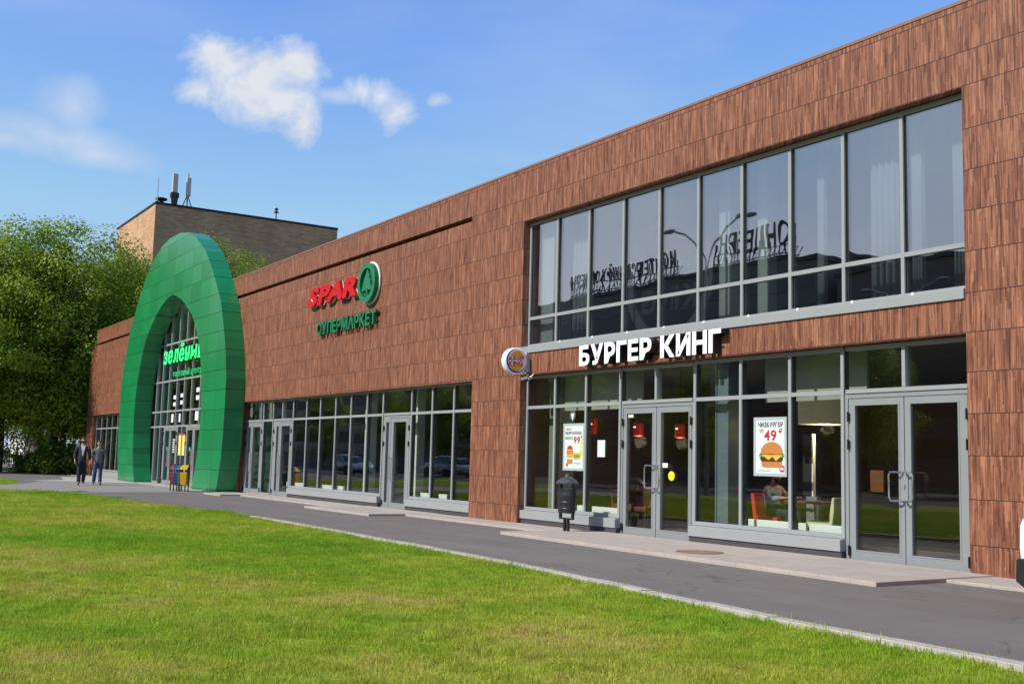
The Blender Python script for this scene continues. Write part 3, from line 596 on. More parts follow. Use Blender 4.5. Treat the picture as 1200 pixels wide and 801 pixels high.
# columns inside
def column(x, y, z0, z1, w=.26):
    mb = MB(); mb.box(x - w / 2, x + w / 2, y - w / 2, y + w / 2, z0, z1); mb.box(x - w / 2 - .03, x + w / 2 + .03, y - w / 2 - .03, y + w / 2 + .03, z0, z0 + .12); return mb.build('column', M_SHEET, bld, bevel=.01)
column(-28.65, 13.62, .03, 3.22); column(-25.72, 13.62, .03, 3.22, .24); column(-14.38, 13.85, 3.68, 7.18, .27); column(-13.7, 14.1, 3.68, 7.18, .24); column(-19.5, 13.6, 3.68, 7.18, .5); MB().box(-19.5, -19.12, 13.5, 13.88, .03, 3.215).build('column', plain('grey green pillar', (.20, .21, .17), .7), bld)
f = MB(); f.box(-14.15, -14.12, 13.3, 13.7, .03, 3.2); f.box(-13.86, -13.83, 13.3, 13.7, .03, 3.2); f.box(-14.118, -13.862, 13.32, 13.7, .03, 3.19); f.build('interior_wall', plain("blue grey partition", (.12, .16, .18), .5), bld)
# low white boards standing inside against the glass
def board(x0, x1, z0=.36, z1=.50, y=13.21):
    o = MB().box(x0, x1, y, y + .05, z0, z1).build('window_board', plain("white board", (.80, .83, .80), .6, 0, .05), bld, bevel=.004); return o
for a, b in ((-13.27, -13.13), (-13.07, -12.27), (-12.18, -12.02), (-11.95, -11.24), (-17.55, -16.6), (-18.05, -17.75), (-24.75, -24.1), (-23.8, -23.4), (-33.95, -33.6), (-33.3, -32.5), (-31.1, -30.3), (-30.0, -29.5)): board(a, b)

# ------------------------------------------------------------------ the green arch
K = 1.025
def sc_(hw, z): return hw * K, (z - 1.35) * K + 1.35
CX = -45.1
OUT = [(6.93, -.02), (7.18, .75), (7.30, 1.2), (7.40, 2.0), (7.43, 2.9), (7.42, 3.9), (7.25, 4.7), (7.02, 5.35), (6.74, 5.95), (6.40, 6.65), (5.82, 7.31), (5.12, 8.05), (4.25, 8.78), (3.0, 9.46), (1.9, 9.85), (0.75, 10.02)]
INN = [(4.08, -.02), (4.40, .7), (4.58, 1.25), (4.72, 2.1), (4.76, 2.95), (4.70, 3.6), (4.50, 4.4), (4.10, 5.3), (3.62, 5.98), (2.95, 6.53), (2.15, 6.98), (1.40, 7.30), (.35, 7.58)]
OUT = [sc_(*p) for p in OUT]; INN = [sc_(*p) for p in INN]
def arch():
    ar = empty('entrance_arch', (CX, 12.5, 0), 'tall pointed green panel arch framing the glazed mall entrance', 'arch')
    o = [(CX - w, z) for w, z in OUT] + [(CX + w, z) for w, z in OUT[::-1]]; i = [(CX - w, z) for w, z in INN] + [(CX + w, z) for w, z in INN[::-1]]
    poly = o + i[::-1]; n = len(poly); y0, y1, y2 = 12.2, 12.885, 12.94
    mb = MB(); tri = geometry.tessellate_polygon([[Vector((a, b, 0)) for a, b in poly]])
    mb.add([(a, y0, b) for a, b in poly], [tuple(t) for t in tri])
    back = [(a, y1, b) for a, b in poly]; mb.add(back, [tuple(t) for t in tri])
    m = len(o)
    for k in range(m - 1): (a, b), (c, d) = o[k], o[k + 1]; mb.add([(a, y0, b), (a, y1, b), (c, y1, d), (c, y0, d)], [(0, 1, 2, 3)])
    for k in range(len(i) - 1): (a, b), (c, d) = i[k], i[k + 1]; mb.add([(a, y0, b), (c, y0, d), (c, y2, d), (a, y2, b)], [(0, 1, 2, 3)])
    me = mb.build('cladding', M_GREEN, ar)
    bm = bmesh.new(); bm.from_mesh(me.data); bmesh.ops.remove_doubles(bm, verts=bm.verts, dist=1e-4); bmesh.ops.recalc_face_normals(bm, faces=bm.faces); bm.to_mesh(me.data); bm.free()
    # glass wall behind it
    gx = lambda x: x * .9737
    gz = lambda z: (z - 1.35) * .9737 + 1.35
    xs = [-50.24] + [gx(x) for x in (-50.65, -49.75, -48.68, -47.45, -46.35, -45.3, -44.1, -43.0, -41.9)] + [-39.97]
    A0, A1, B0, B1 = gx(-49.15), gx(-46.97), gx(-45.8), gx(-43.55)
    y = 12.95; w = .07; f = MB(); zr_ = [gz(v) for v in (2.47, 3.13, 4.46, 6.1)]
    isdoor = lambda c: A0 - .3 < c < A1 + .3 or B0 - .3 < c < B1 + .3
    for x in xs: f.box(x - w / 2, x + w / 2, y, y + .11, .02 if not (A0 - .05 < x < A1 + .05 or B0 - .05 < x < B1 + .05) else zr_[0] + .04, 7.7)
    for a, b in zip(xs[:-1], xs[1:]):
        for z in [.06] + zr_ + [7.66]:
            if z == .06 and isdoor((a + b) / 2): continue
            f.box(a + w / 2, b - w / 2, y + .004, y + .106, z - .035, z + .035)
    gw = f.build('glass_wall', M_FRAME, ar)
    for a, b in zip(xs[:-1], xs[1:]):
        for z0, z1 in zip([.09] + [v + .03 for v in zr_], [v - .03 for v in zr_] + [7.63]):
            if z0 == .09 and isdoor((a + b) / 2): continue
            pane(gw, a + .02, b - .02, z0 - .01, z1 + .01, y=y + .06)
    kw = dict(y=12.96, z1=gz(2.47) - .035, zt=2.27, parent=ar)
    da = door(A0, A1, [(gx(-48.9), gx(-48.2)), (gx(-47.95), gx(-47.2))], [gx(-49.07), gx(-47.05)], leafgaps=(gx(-49.07), gx(-48.07), gx(-47.05)), **kw); barhandle(da, gx(-48.13), .75, 1.5, 12.95); barhandle(da, gx(-48.0), .75, 1.5, 12.95)
    db = door(B0, B1, [(gx(-45.55), gx(-44.8)), (gx(-44.5), gx(-43.8))], [gx(-45.72), gx(-43.65)], leafgaps=(gx(-45.72), gx(-44.65), gx(-43.65)), **kw); barhandle(db, gx(-44.72), .75, 1.5, 12.95); barhandle(db, gx(-44.58), .75, 1.5, 12.95)
    pn = MB(); pn.box(A1 + .03, B0 - .03, 13.0, 13.02, .05, gz(2.43)); pn.build('side_panel', plain("dark glass", (.03, .035, .035), .1), ar)
    # lit ceiling hall behind, seen as pale slats
    h = MB()
    for k in range(9): h.box(-50 + k * 1.1, -49.72 + k * 1.1, 15.2, 15.3, 2.6, 7.1)
    h.build('hall_slats', plain("pale slats", (.30, .31, .30), .6), ar)
    s = MB(); s.box(-50.5, -39.7, 16.6, 16.7, .03, 7.18); s.build('hall_wall', plain("hall wall", (.05, .055, .055), .6), ar)
    for x, z, w_, h_ in ((-47.8, 3.42, .35, .16), (-47.8, 3.72, .35, .16), (-46.75, 3.47, .35, .16), (-46.75, 3.77, .35, .16), (-44.5, 3.6, .4, .18), (-44.5, 3.92, .4, .18), (-48.0, 2.82, .3, .35), (-46.9, 2.82, .22, .35), (-44.5, 2.86, .4, .36)):
        t = MB(); t.box(gx(x) - w_ / 2, gx(x) + w_ / 2, 12.985, 12.995, gz(z) - h_ / 2, gz(z) + h_ / 2); t.build('notice', plain("notice paper", (.72, .74, .72), .7), ar)
    for x in (-46.66, -46.14):
        t = MB(); t.box(gx(x) - .18, gx(x) + .18, 12.985, 12.997, 1.24, 2.05); t.build('yellow_notice', plain("yellow notice", (.80, .66, .12), .6), ar)
        t = MB(); t.box(gx(x) - .18, gx(x) + .18, 12.984, 12.997, 2.053, 2.12); t.build('red_strip', plain("red strip", (.6, .08, .05), .6), ar)
    t = MB()
    for k in range(6): t.box(gx(-47.72), gx(-47.42), 12.985, 12.993, 1.35 + k * .1, 1.40 + k * .1)
    t.build('opening_hours', plain("white film", (.75, .76, .75), .6), da)
    for x in (-48.55, -45.2):
        t = MB(); t.lathe([(0, 0), (.09, 0), (.09, .008), (0, .008)], (0, 0, 0), 12); t.v = [(gx(x) + a, 12.99 - c, 1.5 + b) for a, b, c in t.v]; t.build('door_sticker', plain("green sticker", (.05, .45, .22), .5), da if x < -47 else db)
    return ar
ARCH = arch()
# ================================================================== SIGNS
def facing(x, z, y, sx=1.0): return lambda a, b, d: (x + a * sx, y - d, z + b)
M_RED = plain("red acrylic", (.50, .009, .011), .5, 0, .04, spec=.2); M_SGREEN = plain("sign green", (.008, .165, .06), .35, 0, .05); M_LETW = plain("lit white letter face", (.9, .9, .9), .4, 0, .01, emit=((1, 1, 1), .25)); M_LETB = plain("black letter side and shadow", (.012, .012, .012), .5)
M_BACKW = plain("white sign backing", (.80, .80, .80), .45, 0, .03)
# restaurant name above the door
s1 = empty('restaurant_sign', (-15.55, YF, 3.24), 'white block letter burger restaurant name above the shop front', 'sign')
letters('БУРГЕР КИНГ', .40, .012, facing(-17.36, 3.235, 12.70), 'letter', M_LETW, s1, width=4.02, bold=.036, wide=.80, gap=.085, space=.36)
for o, (ch, vs, fs) in zip(list(s1.children), layout('БУРГЕР КИНГ', .40, .1, bold=.036, wide=.80, gap=.085, space=.36)[0]):
    w = layout('БУРГЕР КИНГ', .40, .1, bold=.036, wide=.80, gap=.085, space=.36)[1]; k = 4.02 / w
    MB().add([(-17.36 + v[0] * k, 12.80 - v[2] * 1.86, 3.235 + v[1]) for v in vs], fs).build('letter_side', M_LETB, o)  # black covers the letter depth and stands in for its cast shadow
rl = MB(); rl.box(-17.4, -13.5, 12.888, 12.8945, 3.33, 3.36); rl.box(-17.4, -13.5, 12.888, 12.8945, 3.53, 3.56); rl.build('rail', M_BLACK, s1)
# supermarket name and round emblem
s2 = empty('supermarket_sign', (-29.5, YF, 5.85), 'red slanted letters beside a round green fir tree emblem', 'sign')
def spar():
    lay, w = layout('SPAR', .60, .1, bold=.056, shear=.24, wide=1.2, gap=.06, kern={'A': -.22, 'R': .07}); k = 3.46 / w; layw, w2 = layout('SPAR', .60, .1, bold=.085, shear=.24, wide=1.2, gap=.06, kern={'A': -.22, 'R': .07})
    for (ch, vs, fs), (c2, v2, f2) in zip(lay, layw):
        l = MB().add([(-31.72 + v[0] * k, 12.775 - v[2] * .8, 5.88 + v[1]) for v in vs], fs).build('letter', M_RED, s2)
        cx = vs[:, 0].mean() * k - v2[:, 0].mean() * k
        MB().add([(-31.72 + v[0] * k + cx, 12.84 - v[2] * .25, 5.87 + v[1]) for v in v2], f2).build('letter_backing', M_BACKW, l)
    cx, cz = -27.40, 6.14
    def disc(r0, r1, y0, y1, mat, name, parent, n=40):
        mb = MB()
        for k_ in range(n):
            a, b = 2 * math.pi * k_ / n, 2 * math.pi * (k_ + 1) / n
            q = lambda r, t, y: (cx + r * math.cos(t), y, cz + r * math.sin(t))
            if r0 > 0: mb.hexa([q(r0, a, y0), q(r1, a, y0), q(r1, b, y0), q(r0, b, y0)], [q(r0, a, y1), q(r1, a, y1), q(r1, b, y1), q(r0, b, y1)])
        if r0 <= 0: mb.prism([(r1 * math.cos(2 * math.pi * k_ / n), r1 * math.sin(2 * math.pi * k_ / n)) for k_ in range(n)], lambda a, b, d: (cx + a, d, cz + b), y0, y1)
        o = mb.build(name, mat, parent); bm = bmesh.new(); bm.from_mesh(o.data); bmesh.ops.remove_doubles(bm, verts=bm.verts, dist=1e-5); bm.to_mesh(o.data); bm.free(); return o
    disc(0, .60, 12.83, 12.87, M_BACKW, 'emblem_backing', s2); disc(0, .555, 12.79, 12.8295, plain("sign dark green", (.008, .13, .05), .4), 'emblem_disc', s2); disc(.41, .56, 12.70, 12.7895, M_SGREEN, 'emblem_ring', s2)
    tree = [(-.33, -.21), (-.13, -.21), (-.05, -.15), (-.05, -.27), (.05, -.27), (.05, -.15), (.13, -.21), (.33, -.21), (.20, .02), (.22, .02), (.12, .17), (.14, .17), (0, .40), (-.14, .17), (-.12, .17), (-.22, .02), (-.20, .02)]
    MB().prism(tree, lambda a, b, d: (cx + a, d, cz + b), 12.725, 12.789).build('emblem_tree', M_SGREEN, s2)
spar()
s3 = empty('supermarket_sign', (-28.8, YF, 4.95), 'green letters reading supermarket below the red name', 'sign')
letters('СУПЕРМАРКЕТ', .385, .10, facing(-30.9, 4.955, 12.80), 'letter', M_SGREEN, s3, width=4.12, bold=.028, wide=.78, gap=.09)
pins = MB(); 
for z in (5.03, 5.24): pins.box(-30.85, -26.85, 12.878, 12.894, z - .015, z + .015)
pins.build('rail', M_BLACK, s3)
# mall name inside the arch
M_LED = plain("green lit letter", (.05, .8, .25), .4, 0, .0, emit=((.03, .95, .16), .75)); M_LED2 = plain("green dim letter", (.02, .45, .16), .4, 0, 0, emit=((.02, .6, .12), .22))
s4 = empty('mall_sign', (-45.0, 12.9, 5.1), 'glowing bright green mall name hung inside the arch', 'sign')
ZL = dict(width=5.70, bold=.022, wide=.72, gap=.19, shear=.08)
for o, q in zip(letters('зелёный', .74, .02, facing(-47.85, 5.09, 12.79), 'letter', M_LED, s4, **ZL), letters('зелёный', .74, .10, facing(-47.85, 5.09, 12.86), 'letter_side', plain("dark green letter side", (.004, .05, .015), .5), None, **ZL)):
    q.parent = o; q.matrix_parent_inverse = Matrix.Translation(-s4.location)
hr = MB(); hr.box(-48.6, -41.0, 12.915, 12.945, 5.28, 5.32); hr.build('rail', M_BLACK, s4)
s5 = empty('mall_sign', (-44.5, 12.9, 4.5), 'small dim green shopping centre caption below the glowing name', 'sign')
letters('торговый центр', .27, .02, facing(-46.55, 4.50, 12.86), 'letter', M_LED2, s5, width=4.1, bold=.015, wide=.8, gap=.13)
hr = MB(); hr.box(-46.6, -42.4, 12.875, 12.945, 4.57, 4.60); hr.build('rail', M_BLACK, s5)
# round blade sign at the corner of the opening
def blade():
    cx, cy, cz, r = -19.45, 12.52, 3.452, .285
    b = empty('blade_sign', (cx, YF, cz), 'round two sided burger logo sign sticking out from the wall', 'sign')
    prof = [(r - .03, -.085), (r, -.06), (r, .06), (r - .03, .085)]
    mb = MB(); mb.lathe(prof, (0, 0, 0), 40); mb.v = [(cx + z_, cy + x_, cz + y_) for x_, y_, z_ in mb.v]; mb.build('case', plain("white sign case", (.80, .81, .82), .3, 0, .03), b, smooth=True)
    blue = plain("logo blue", (.012, .03, .38), .4, 0, .02); org = plain("logo orange", (.88, .36, .02), .4, 0, .02); red = plain("logo red", (.60, .012, .015), .4, 0, .02)
    for sgn in (1, -1):
        X0 = cx + sgn * .0852; fn = lambda a, b_, d, s=sgn, X=X0: (X + s * d, cy + s * a, cz + b_)
        mb = MB(); n = 30      # blue crescent, thick at the lower left
        for k in range(n):
            t0, t1 = R(95) + R(245) * k / n, R(95) + R(245) * (k + 1) / n
            def wd(t): u = (t - R(95)) / R(245); return .006 + .036 * math.sin(math.pi * min(1, u * 1.0)) ** .8
            q = lambda rr, t: (rr * math.cos(t), rr * math.sin(t))
            a_, b1, c_, d_ = q(.252 - wd(t0), t0), q(.252, t0), q(.252, t1), q(.252 - wd(t1), t1)
            mb.hexa([fn(*p, 0) for p in (a_, b1, c_, d_)], [fn(*p, .002) for p in (a_, b1, c_, d_)])
        mb.build('logo_ring', blue, b)
        up_ = [(.165 * math.cos(R(8 + k * 8.2)) * 1.0, .075 + .135 * math.sin(R(8 + k * 8.2))) for k in range(21)]; lo = [(x_, -z_ - .01) for x_, z_ in up_]
        MB().prism([(x_ * 1.0 + .012, z_ + .005 + x_ * .10) for x_, z_ in up_], fn, 0, .002).build('logo_bun', org, b); MB().prism([(x_ + .012, z_ + .012 + x_ * .10) for x_, z_ in lo], fn, 0, .002).build('logo_bun', org, b)
        tx = MB(); k2 = lambda oz: (lambda a, b_, d: fn(a - .19, b_ + oz + (a - .19) * .12, d + .004))
        text_into(tx, 'BURGER', .082, .003, k2(.018), width=.40, bold=.03, wide=.9, gap=.06); text_into(tx, 'KING', .112, .003, k2(-.105), width=.36, bold=.035, wide=.9, gap=.06); tx.build('logo_lettering', red, b)
    br = MB(); br.box(cx - .035, cx + .035, 12.80, YF + .02, 3.24, 3.66); br.tube([(cx, 12.72, 3.56), (cx, 12.81, 3.56)], .02, 8); br.tube([(cx, 12.72, 3.34), (cx, 12.81, 3.34)], .02, 8); br.build('bracket', plain("sign bracket grey", (.42, .44, .46), .4), b, bevel=.006)
    return b
blade()
def seccam(x, label, aim):
    c = empty('security_camera', (x, 12.86, 3.14), label, 'camera', 'cameras below the blade sign'); mb = MB(); mb.tube([(x, 12.88, 3.19), (x, 12.82, 3.13)], .012, 6); mb.build('mount', M_WHITE, c)
    mb = MB(); mb.tube([(x - aim * .03, 12.84, 3.13), (x + aim * .07, 12.74, 3.09)], [.03, .034], 10); mb.build('housing', M_WHITE, c, smooth=True)
    mb = MB(); mb.tube([(x + aim * .0705, 12.7395, 3.0898), (x + aim * .075, 12.735, 3.088)], .022, 10); mb.build('lens', M_BLACK, c)
seccam(-19.44, 'white bullet security camera under the blade sign, nearer the sign', -1); seccam(-19.24, 'white bullet security camera under the blade sign, nearer the lettering', 1)
# big round logo board hanging inside the upper window
def inner_logo():
    cx, cy, cz = -16.5, 14.2, 5.0; b = empty('round_logo_board', (cx, cy, 3.7), 'large grey round logo board glimpsed behind the upper window', 'sign')
    gm = plain("logo back grey", (.16, .16, .17), .6); gd = plain("logo back dark", (.05, .05, .055), .6)
    mb = MB(); n = 48
    for k in range(n):
        t0, t1 = 2 * math.pi * k / n, 2 * math.pi * (k + 1) / n; q = lambda rr, t, y: (cx + rr * math.cos(t), y, cz + rr * math.sin(t)); mb.hexa([q(1.08, t0, cy), q(1.30, t0, cy), q(1.30, t1, cy), q(1.08, t1, cy)], [q(1.08, t0, cy + .06), q(1.30, t0, cy + .06), q(1.30, t1, cy + .06), q(1.08, t1, cy + .06)])
    o = mb.build('ring', gm, b); bm = bmesh.new(); bm.from_mesh(o.data); bmesh.ops.remove_doubles(bm, verts=bm.verts, dist=1e-5); bm.to_mesh(o.data); bm.free()
    t = MB(); text_into(t, 'BURGER', .40, .05, lambda a, b_, d: (cx + .95 - a, cy + .03 - d, cz + .02 + b_), width=1.9, bold=.035); text_into(t, 'KING', .52, .05, lambda a, b_, d: (cx + .85 - a, cy + .03 - d, cz - .62 + b_), width=1.7, bold=.035); t.build('lettering', gd, b)
    s = MB()
    for x in (cx - .8, cx + .8): s.box(x - .02, x + .02, cy, cy + .04, 3.68, 3.98)
    s.build('stand', gd, b)
inner_logo()
# posters on the glass
def remap(x, z, y, y0=13.2): k = y / y0; return x * k, (z - 1.35) * k + 1.35
M_PPR = plain("poster paper", (.80, .85, .84), .6, 0, .02); M_PFR = plain("poster frame", (.50, .55, .56), .4, 0, .04); M_PBLK = plain("print black", (.02, .02, .02), .6); M_PRED = plain("print red", (.58, .02, .04), .6, 0, .02)
M_BUN = plain("print bun", (.62, .24, .06), .6, 0, .25, 30); M_PATTY = plain("print patty", (.09, .03, .012), .7, 0, .4, 40); M_CHEESE = plain("print cheese", (.85, .50, .04), .6, 0, .05); M_LETT = plain("print lettuce", (.20, .38, .05), .6, 0, .3, 30); M_TOM = plain("print tomato", (.60, .06, .02), .6, 0, .2, 20)
def ell(w, h, a0=0, a1=360, n=24): return [(w * math.cos(R(a0 + (a1 - a0) * k / n)), h * math.sin(R(a0 + (a1 - a0) * k / n))) for k in range(n if a1 - a0 == 360 else n + 1)]
def poster(x0, x1, z0, z1, label):
    y = 13.108; p = empty('poster', (x0, y, z0), label, 'poster'); W_, H_ = x1 - x0, z1 - z0; f = .05 * H_
    mb = MB(); wall_holes(mb, x0, x1, z0, z1, [(x0 + f, x1 - f, z0 + f, z1 - f)], y, .012); mb.build('frame', M_PFR, p)
    MB().box(x0 + f + .001, x1 - f - .001, y + .003, y + .010, z0 + f + .001, z1 - f - .001).build('sheet', M_PPR, p)
    def put(poly, ox, oz, mat, name, lay): 
        MB().prism(poly, lambda a, b, d: (x0 + ox * W_ + a * W_, y + .003 - d, z0 + oz * H_ + b * W_), .0004 * lay, .0004 * lay + .0004).build(name, mat, p)
    def txt(s, ox, oz, h, w, mat, name='print', **kw):
        MB_ = MB(); text_into(MB_, s, h * H_, .0012, lambda a, b, d: (x0 + ox * W_ + a, y + .0018 - d, z0 + oz * H_ + b), width=w * W_, **kw); MB_.build(name, mat, p)
    return p, put, txt
x0, z0 = remap(-13.13, 1.208, 13.108); x1, z1 = remap(-12.405, 2.165, 13.108)
p, put, txt = poster(x0, x1, z0, z1, 'framed cheeseburger poster with big red price 49 on the glass')
txt('ЧИЗБУРГЕР', .14, .83, .085, .76, M_PBLK, bold=.03, wide=.7); txt('49', .32, .60, .19, .40, M_PRED, bold=.03, wide=.8); txt('₽', .77, .72, .085, .11, M_PRED, bold=.03); txt('ТОЛЬКО', .17, .775, .022, .16, M_PRED, bold=.02); txt('СЕЙЧАС', .17, .745, .022, .16, M_PRED, bold=.02)
put(ell(.34, .26, 0, 180), .55, .385, M_BUN, 'picture', 1); put([(-.36, 0), (.36, 0), (.38, -.05), (-.38, -.05)], .55, .385, M_TOM, 'picture', 2); put([(-.40, .0), (-.2, .03), (.0, .0), (.2, .035), (.40, 0), (.36, -.05), (-.36, -.06)], .55, .355, M_LETT, 'picture', 3)
put([(-.33, .02), (.33, .02), (.35, -.04), (.30, -.09), (-.30, -.09), (-.35, -.04)], .55, .315, M_PATTY, 'picture', 4); put([(-.30, .06), (.31, .06), (.12, -.07), (.02, .03), (-.10, -.05)], .56, .31, M_CHEESE, 'picture', 5)
put([(-.32, .0), (.32, .0), (.30, -.10), (.24, -.13), (-.24, -.13), (-.30, -.10)], .55, .245, M_BUN, 'picture', 2); put(ell(.08, .08), .86, .13, M_PRED, 'logo', 1); put(ell(.055, .03), .86, .13, M_PPR, 'logo', 2); txt('ПРЕДЛОЖЕНИЕ ОГРАНИЧЕНО', .13, .085, .014, .4, M_PBLK)
x0, z0 = remap(-18.56, 1.187, 13.108); x1, z1 = remap(-17.826, 2.145, 13.108)
p, put, txt = poster(x0, x1, z0, z1, 'framed ice cream poster with big red price 99 on the glass')
txt('НОВИНКА', .12, .86, .035, .28, M_PRED, bold=.03); txt('МОРОЖЕНОЕ', .11, .765, .065, .76, M_PBLK, bold=.03, wide=.7); txt('МАНГО', .11, .66, .06, .36, M_PBLK, bold=.03, wide=.7); txt('99', .50, .575, .155, .32, M_PRED, bold=.03, wide=.75); txt('₽', .83, .68, .06, .08, M_PRED, bold=.03)
put(ell(.14, .12, 0, 180), .33, .44, M_TOM, 'picture', 1); put([(-.16, .0), (.16, 0), (.14, -.20), (-.14, -.20)], .33, .43, M_BUN, 'picture', 2); put([(-.17, 0), (.17, 0), (.165, -.05), (-.165, -.05)], .33, .34, M_CHEESE, 'picture', 3); put([(-.14, 0), (.14, 0), (.12, -.13), (-.12, -.13)], .33, .24, M_BUN, 'picture', 3)
put([(-.17, .06), (.20, .06), (.17, -.12), (-.15, -.12)], .65, .33, M_CHEESE, 'picture', 2); put([(-.13, 0), (.15, 0), (.14, -.09), (-.12, -.09)], .65, .34, M_LETT, 'picture', 3); put(ell(.20, .05, 180, 360), .68, .17, M_PFR, 'picture', 2); put([(.0, 0), (.22, .0), (.22, .62), (.10, .42)], .74, .30, plain("print pale yellow", (.75, .76, .30), .6), 'picture', 1); put(ell(.05, .05), .20, .12, M_PRED, 'logo', 1)
# small things on the glass and doors
def notice(x0, x1, z0, z1, label, mat, y=13.112, name='notice', cat='notice'):
    return tag(MB().box(x0, x1, y, y + .005, z0, z1).build(name, mat, bevel=.001), label, cat)
notice(-17.27, -17.03, 1.47, 1.80, 'white paper sheet taped to the glass left of the double door', M_PPR)
notice(-15.31, -15.17, 1.30, 1.38, 'small white label on the right door leaf above the yellow dot', M_PPR, 13.105)
notice(-16.31, -16.16, 2.22, 2.29, 'pale green exit label at the top of the left door leaf', plain("pale green label", (.55, .68, .45), .6), 13.105)
dt = MB(); dt.lathe([(0, 0), (.085, 0), (.085, .004), (0, .004)], (0, 0, 0), 24); dt.v = [(-15.06 + a, 13.105 - c, 1.155 + b) for a, b, c in dt.v]; tag(dt.build('sticker', plain("yellow sticker", (.90, .68, .02), .5, 0, .02)), 'round yellow warning sticker on the glass door', 'sticker')
cone = empty('ice_cream_decal', (-18.12, 13.11, 2.16), 'silver ice cream cone sticker on glass above the poster', 'sticker')
MB().prism([(-.06, .14), (.06, .14), (0, -.02)], lambda a, b, d: (-18.12 + a, 13.112 - d, 2.20 + b), 0, .003).build('cone', M_PPR, cone); MB().prism(ell(.10, .10, 20, 380, 24)[:-1], lambda a, b, d: (-18.12 + a, 13.1125 + d, 2.31 + b), 0, .003).build('disc', plain("silver film", (.30, .32, .32), .3, .6), cone)

# ================================================================== FURNITURE behind the glass
def chair(x, y, rz, mat, label, name='chair'):
    c = empty(name, (x, y, .03), label, 'chair', None, rz); P = lambda *a: MB().box(*a)
    def sub(mb, nm, m, bev=.02): mb.v = [(a + x, b + y, c_ + .03) for a, b, c_ in mb.v]; o = mb.build(nm, m, c, bevel=bev); return o
    sub(P(-.27, .27, -.26, .26, .36, .46), 'seat', mat); sub(MB().hexa([(-.27, -.28, .3), (-.17, -.28, .3), (-.17, .28, .3), (-.27, .28, .3)], [(-.36, -.27, .86), (-.28, -.27, .86), (-.28, .27, .86), (-.36, .27, .86)]), 'backrest', mat)
    for sx in (-.22, .22):
        for sy in (-.22, .22): sub(MB().tube([(sx, sy, .36), (sx * 1.1, sy * 1.1, 0)], .018, 6), 'leg', M_BLACK, 0)
    return c
RED = plain("red seat", (.62, .035, .025), .5, 0, .08); CREAM = plain("cream seat", (.70, .66, .38), .6, 0, .05); MAR = plain("maroon seat", (.13, .022, .018), .6, 0, .1)
chair(-13.93, 14.55, 0.0, RED, 'bright red armchair by the window with a seated man'); chair(-12.50, 14.30, math.pi, CREAM, 'cream chair by the window next to the double door')
chair(-17.6, 14.5, -1.2, MAR, 'dark maroon chair behind the paper sheet'); chair(-18.9, 15.2, .4, MAR, 'dark maroon chair behind the left poster')
def table(x, y, label, top):
    t = empty('table', (x, y, .03), label, 'table'); MB().box(x - .42, x + .42, y - .36, y + .36, .76, .80).build('tabletop', top, t, bevel=.012); MB().tube([(x, y, .05), (x, y, .76)], .035, 10).build('leg', M_STEEL, t, smooth=True); MB().lathe([(.24, .03), (.24, .045), (.05, .07)], (x, y, 0), 20).build('base', M_STEEL, t)
table(-13.02, 14.6, 'brown cafe table between the red and cream chairs', plain("table wood", (.16, .07, .035), .35, 0, .2)); table(-18.2, 14.9, 'dark cafe table behind the ice cream poster', plain("table dark", (.06, .035, .025), .35, 0, .2))
def lamp(x, y, z, w, h, label):
    l = empty('pendant_lamp', (x, y, z), label, 'lamp', 'red pendant lamps in the restaurant'); MB().lathe([(w * .4, 0), (w / 2, .02), (w / 2, h - .02), (w * .38, h)], (x, y, z), 16).build('lamp_shade', plain("red lamp shade", (.55, .012, .02), .35, 0, .05, emit=((.9, .02, .02), .10)), l, smooth=True)
    MB().tube([(x, y, z + h), (x, y, 3.22)], .006, 5).build('cord', M_BLACK, l); MB().lathe([(.02, 0), (.03, .015), (.01, .03)], (x + .02, y - w / 2 - .01, z + h * .62), 8).build('bulb', plain("warm bulb", (.9, .7, .5), .4, emit=((1, .75, .5), 2.0)), l)
lamp(-19.24, 14.5, 1.97, .16, .34, 'slim red pendant lamp left of the paper sheet'); lamp(-17.71, 14.5, 1.92, .22, .28, 'red pendant lamp seen through the left door leaf'); lamp(-16.42, 14.5, 1.88, .20, .27, 'red pendant lamp seen through the right door leaf')
dl = empty('drum_lamp', (-13.2, 15, 2.1), 'wide pale drum lampshade glowing above the window table', 'lamp'); MB().lathe([(.46, 0), (.46, .40), (.45, .40)], (-13.2, 15, 2.12), 28).build('lamp_shade', plain("pale shade", (.55, .52, .38), .7, 0, .06, emit=((.9, .8, .5), .07)), dl, smooth=True); MB().tube([(-13.2, 15, 2.5), (-13.2, 15, 3.22)], .008, 5).build('cord', M_BLACK, dl)
def bulb_light(x, y, z, w):
    l = bpy.data.lights.new('lamp_light', 'POINT'); l.energy = w; l.color = (1, .78, .52); l.shadow_soft_size = .12; o = bpy.data.objects.new('lamp_light', l); COL.objects.link(o); o.location = (x, y, z)
bulb_light(-13.2, 15.0, 2.05, 45); bulb_light(-17.7, 14.5, 1.80, 18); bulb_light(-16.42, 14.5, 1.78, 14)
scn = empty('window_screen', (-13.5, 15.0, .03), 'narrow dark upright screen with a painted lit edge beside the table', 'screen'); MB().box(-13.72, -13.50, 15.0, 15.04, .85, 1.95).build('panel', M_DARK, scn); MB().box(-13.497, -13.465, 14.99, 15.05, .83, 1.96).build('edge', M_SHEET, scn); MB().box(-13.60, -13.36, 14.96, 15.08, .03, .86).build('stand', plain("grey stand", (.2, .21, .22), .5), scn)  # white strip paints the light catching the panel's edge
wb = tag(MB().box(-13.55, -13.25, 16.6, 16.66, .95, 1.35).build('wooden_box', plain("light wood", (.42, .22, .09), .5, 0, .15), bevel=.01), 'small light wooden board behind the cafe table', 'board')

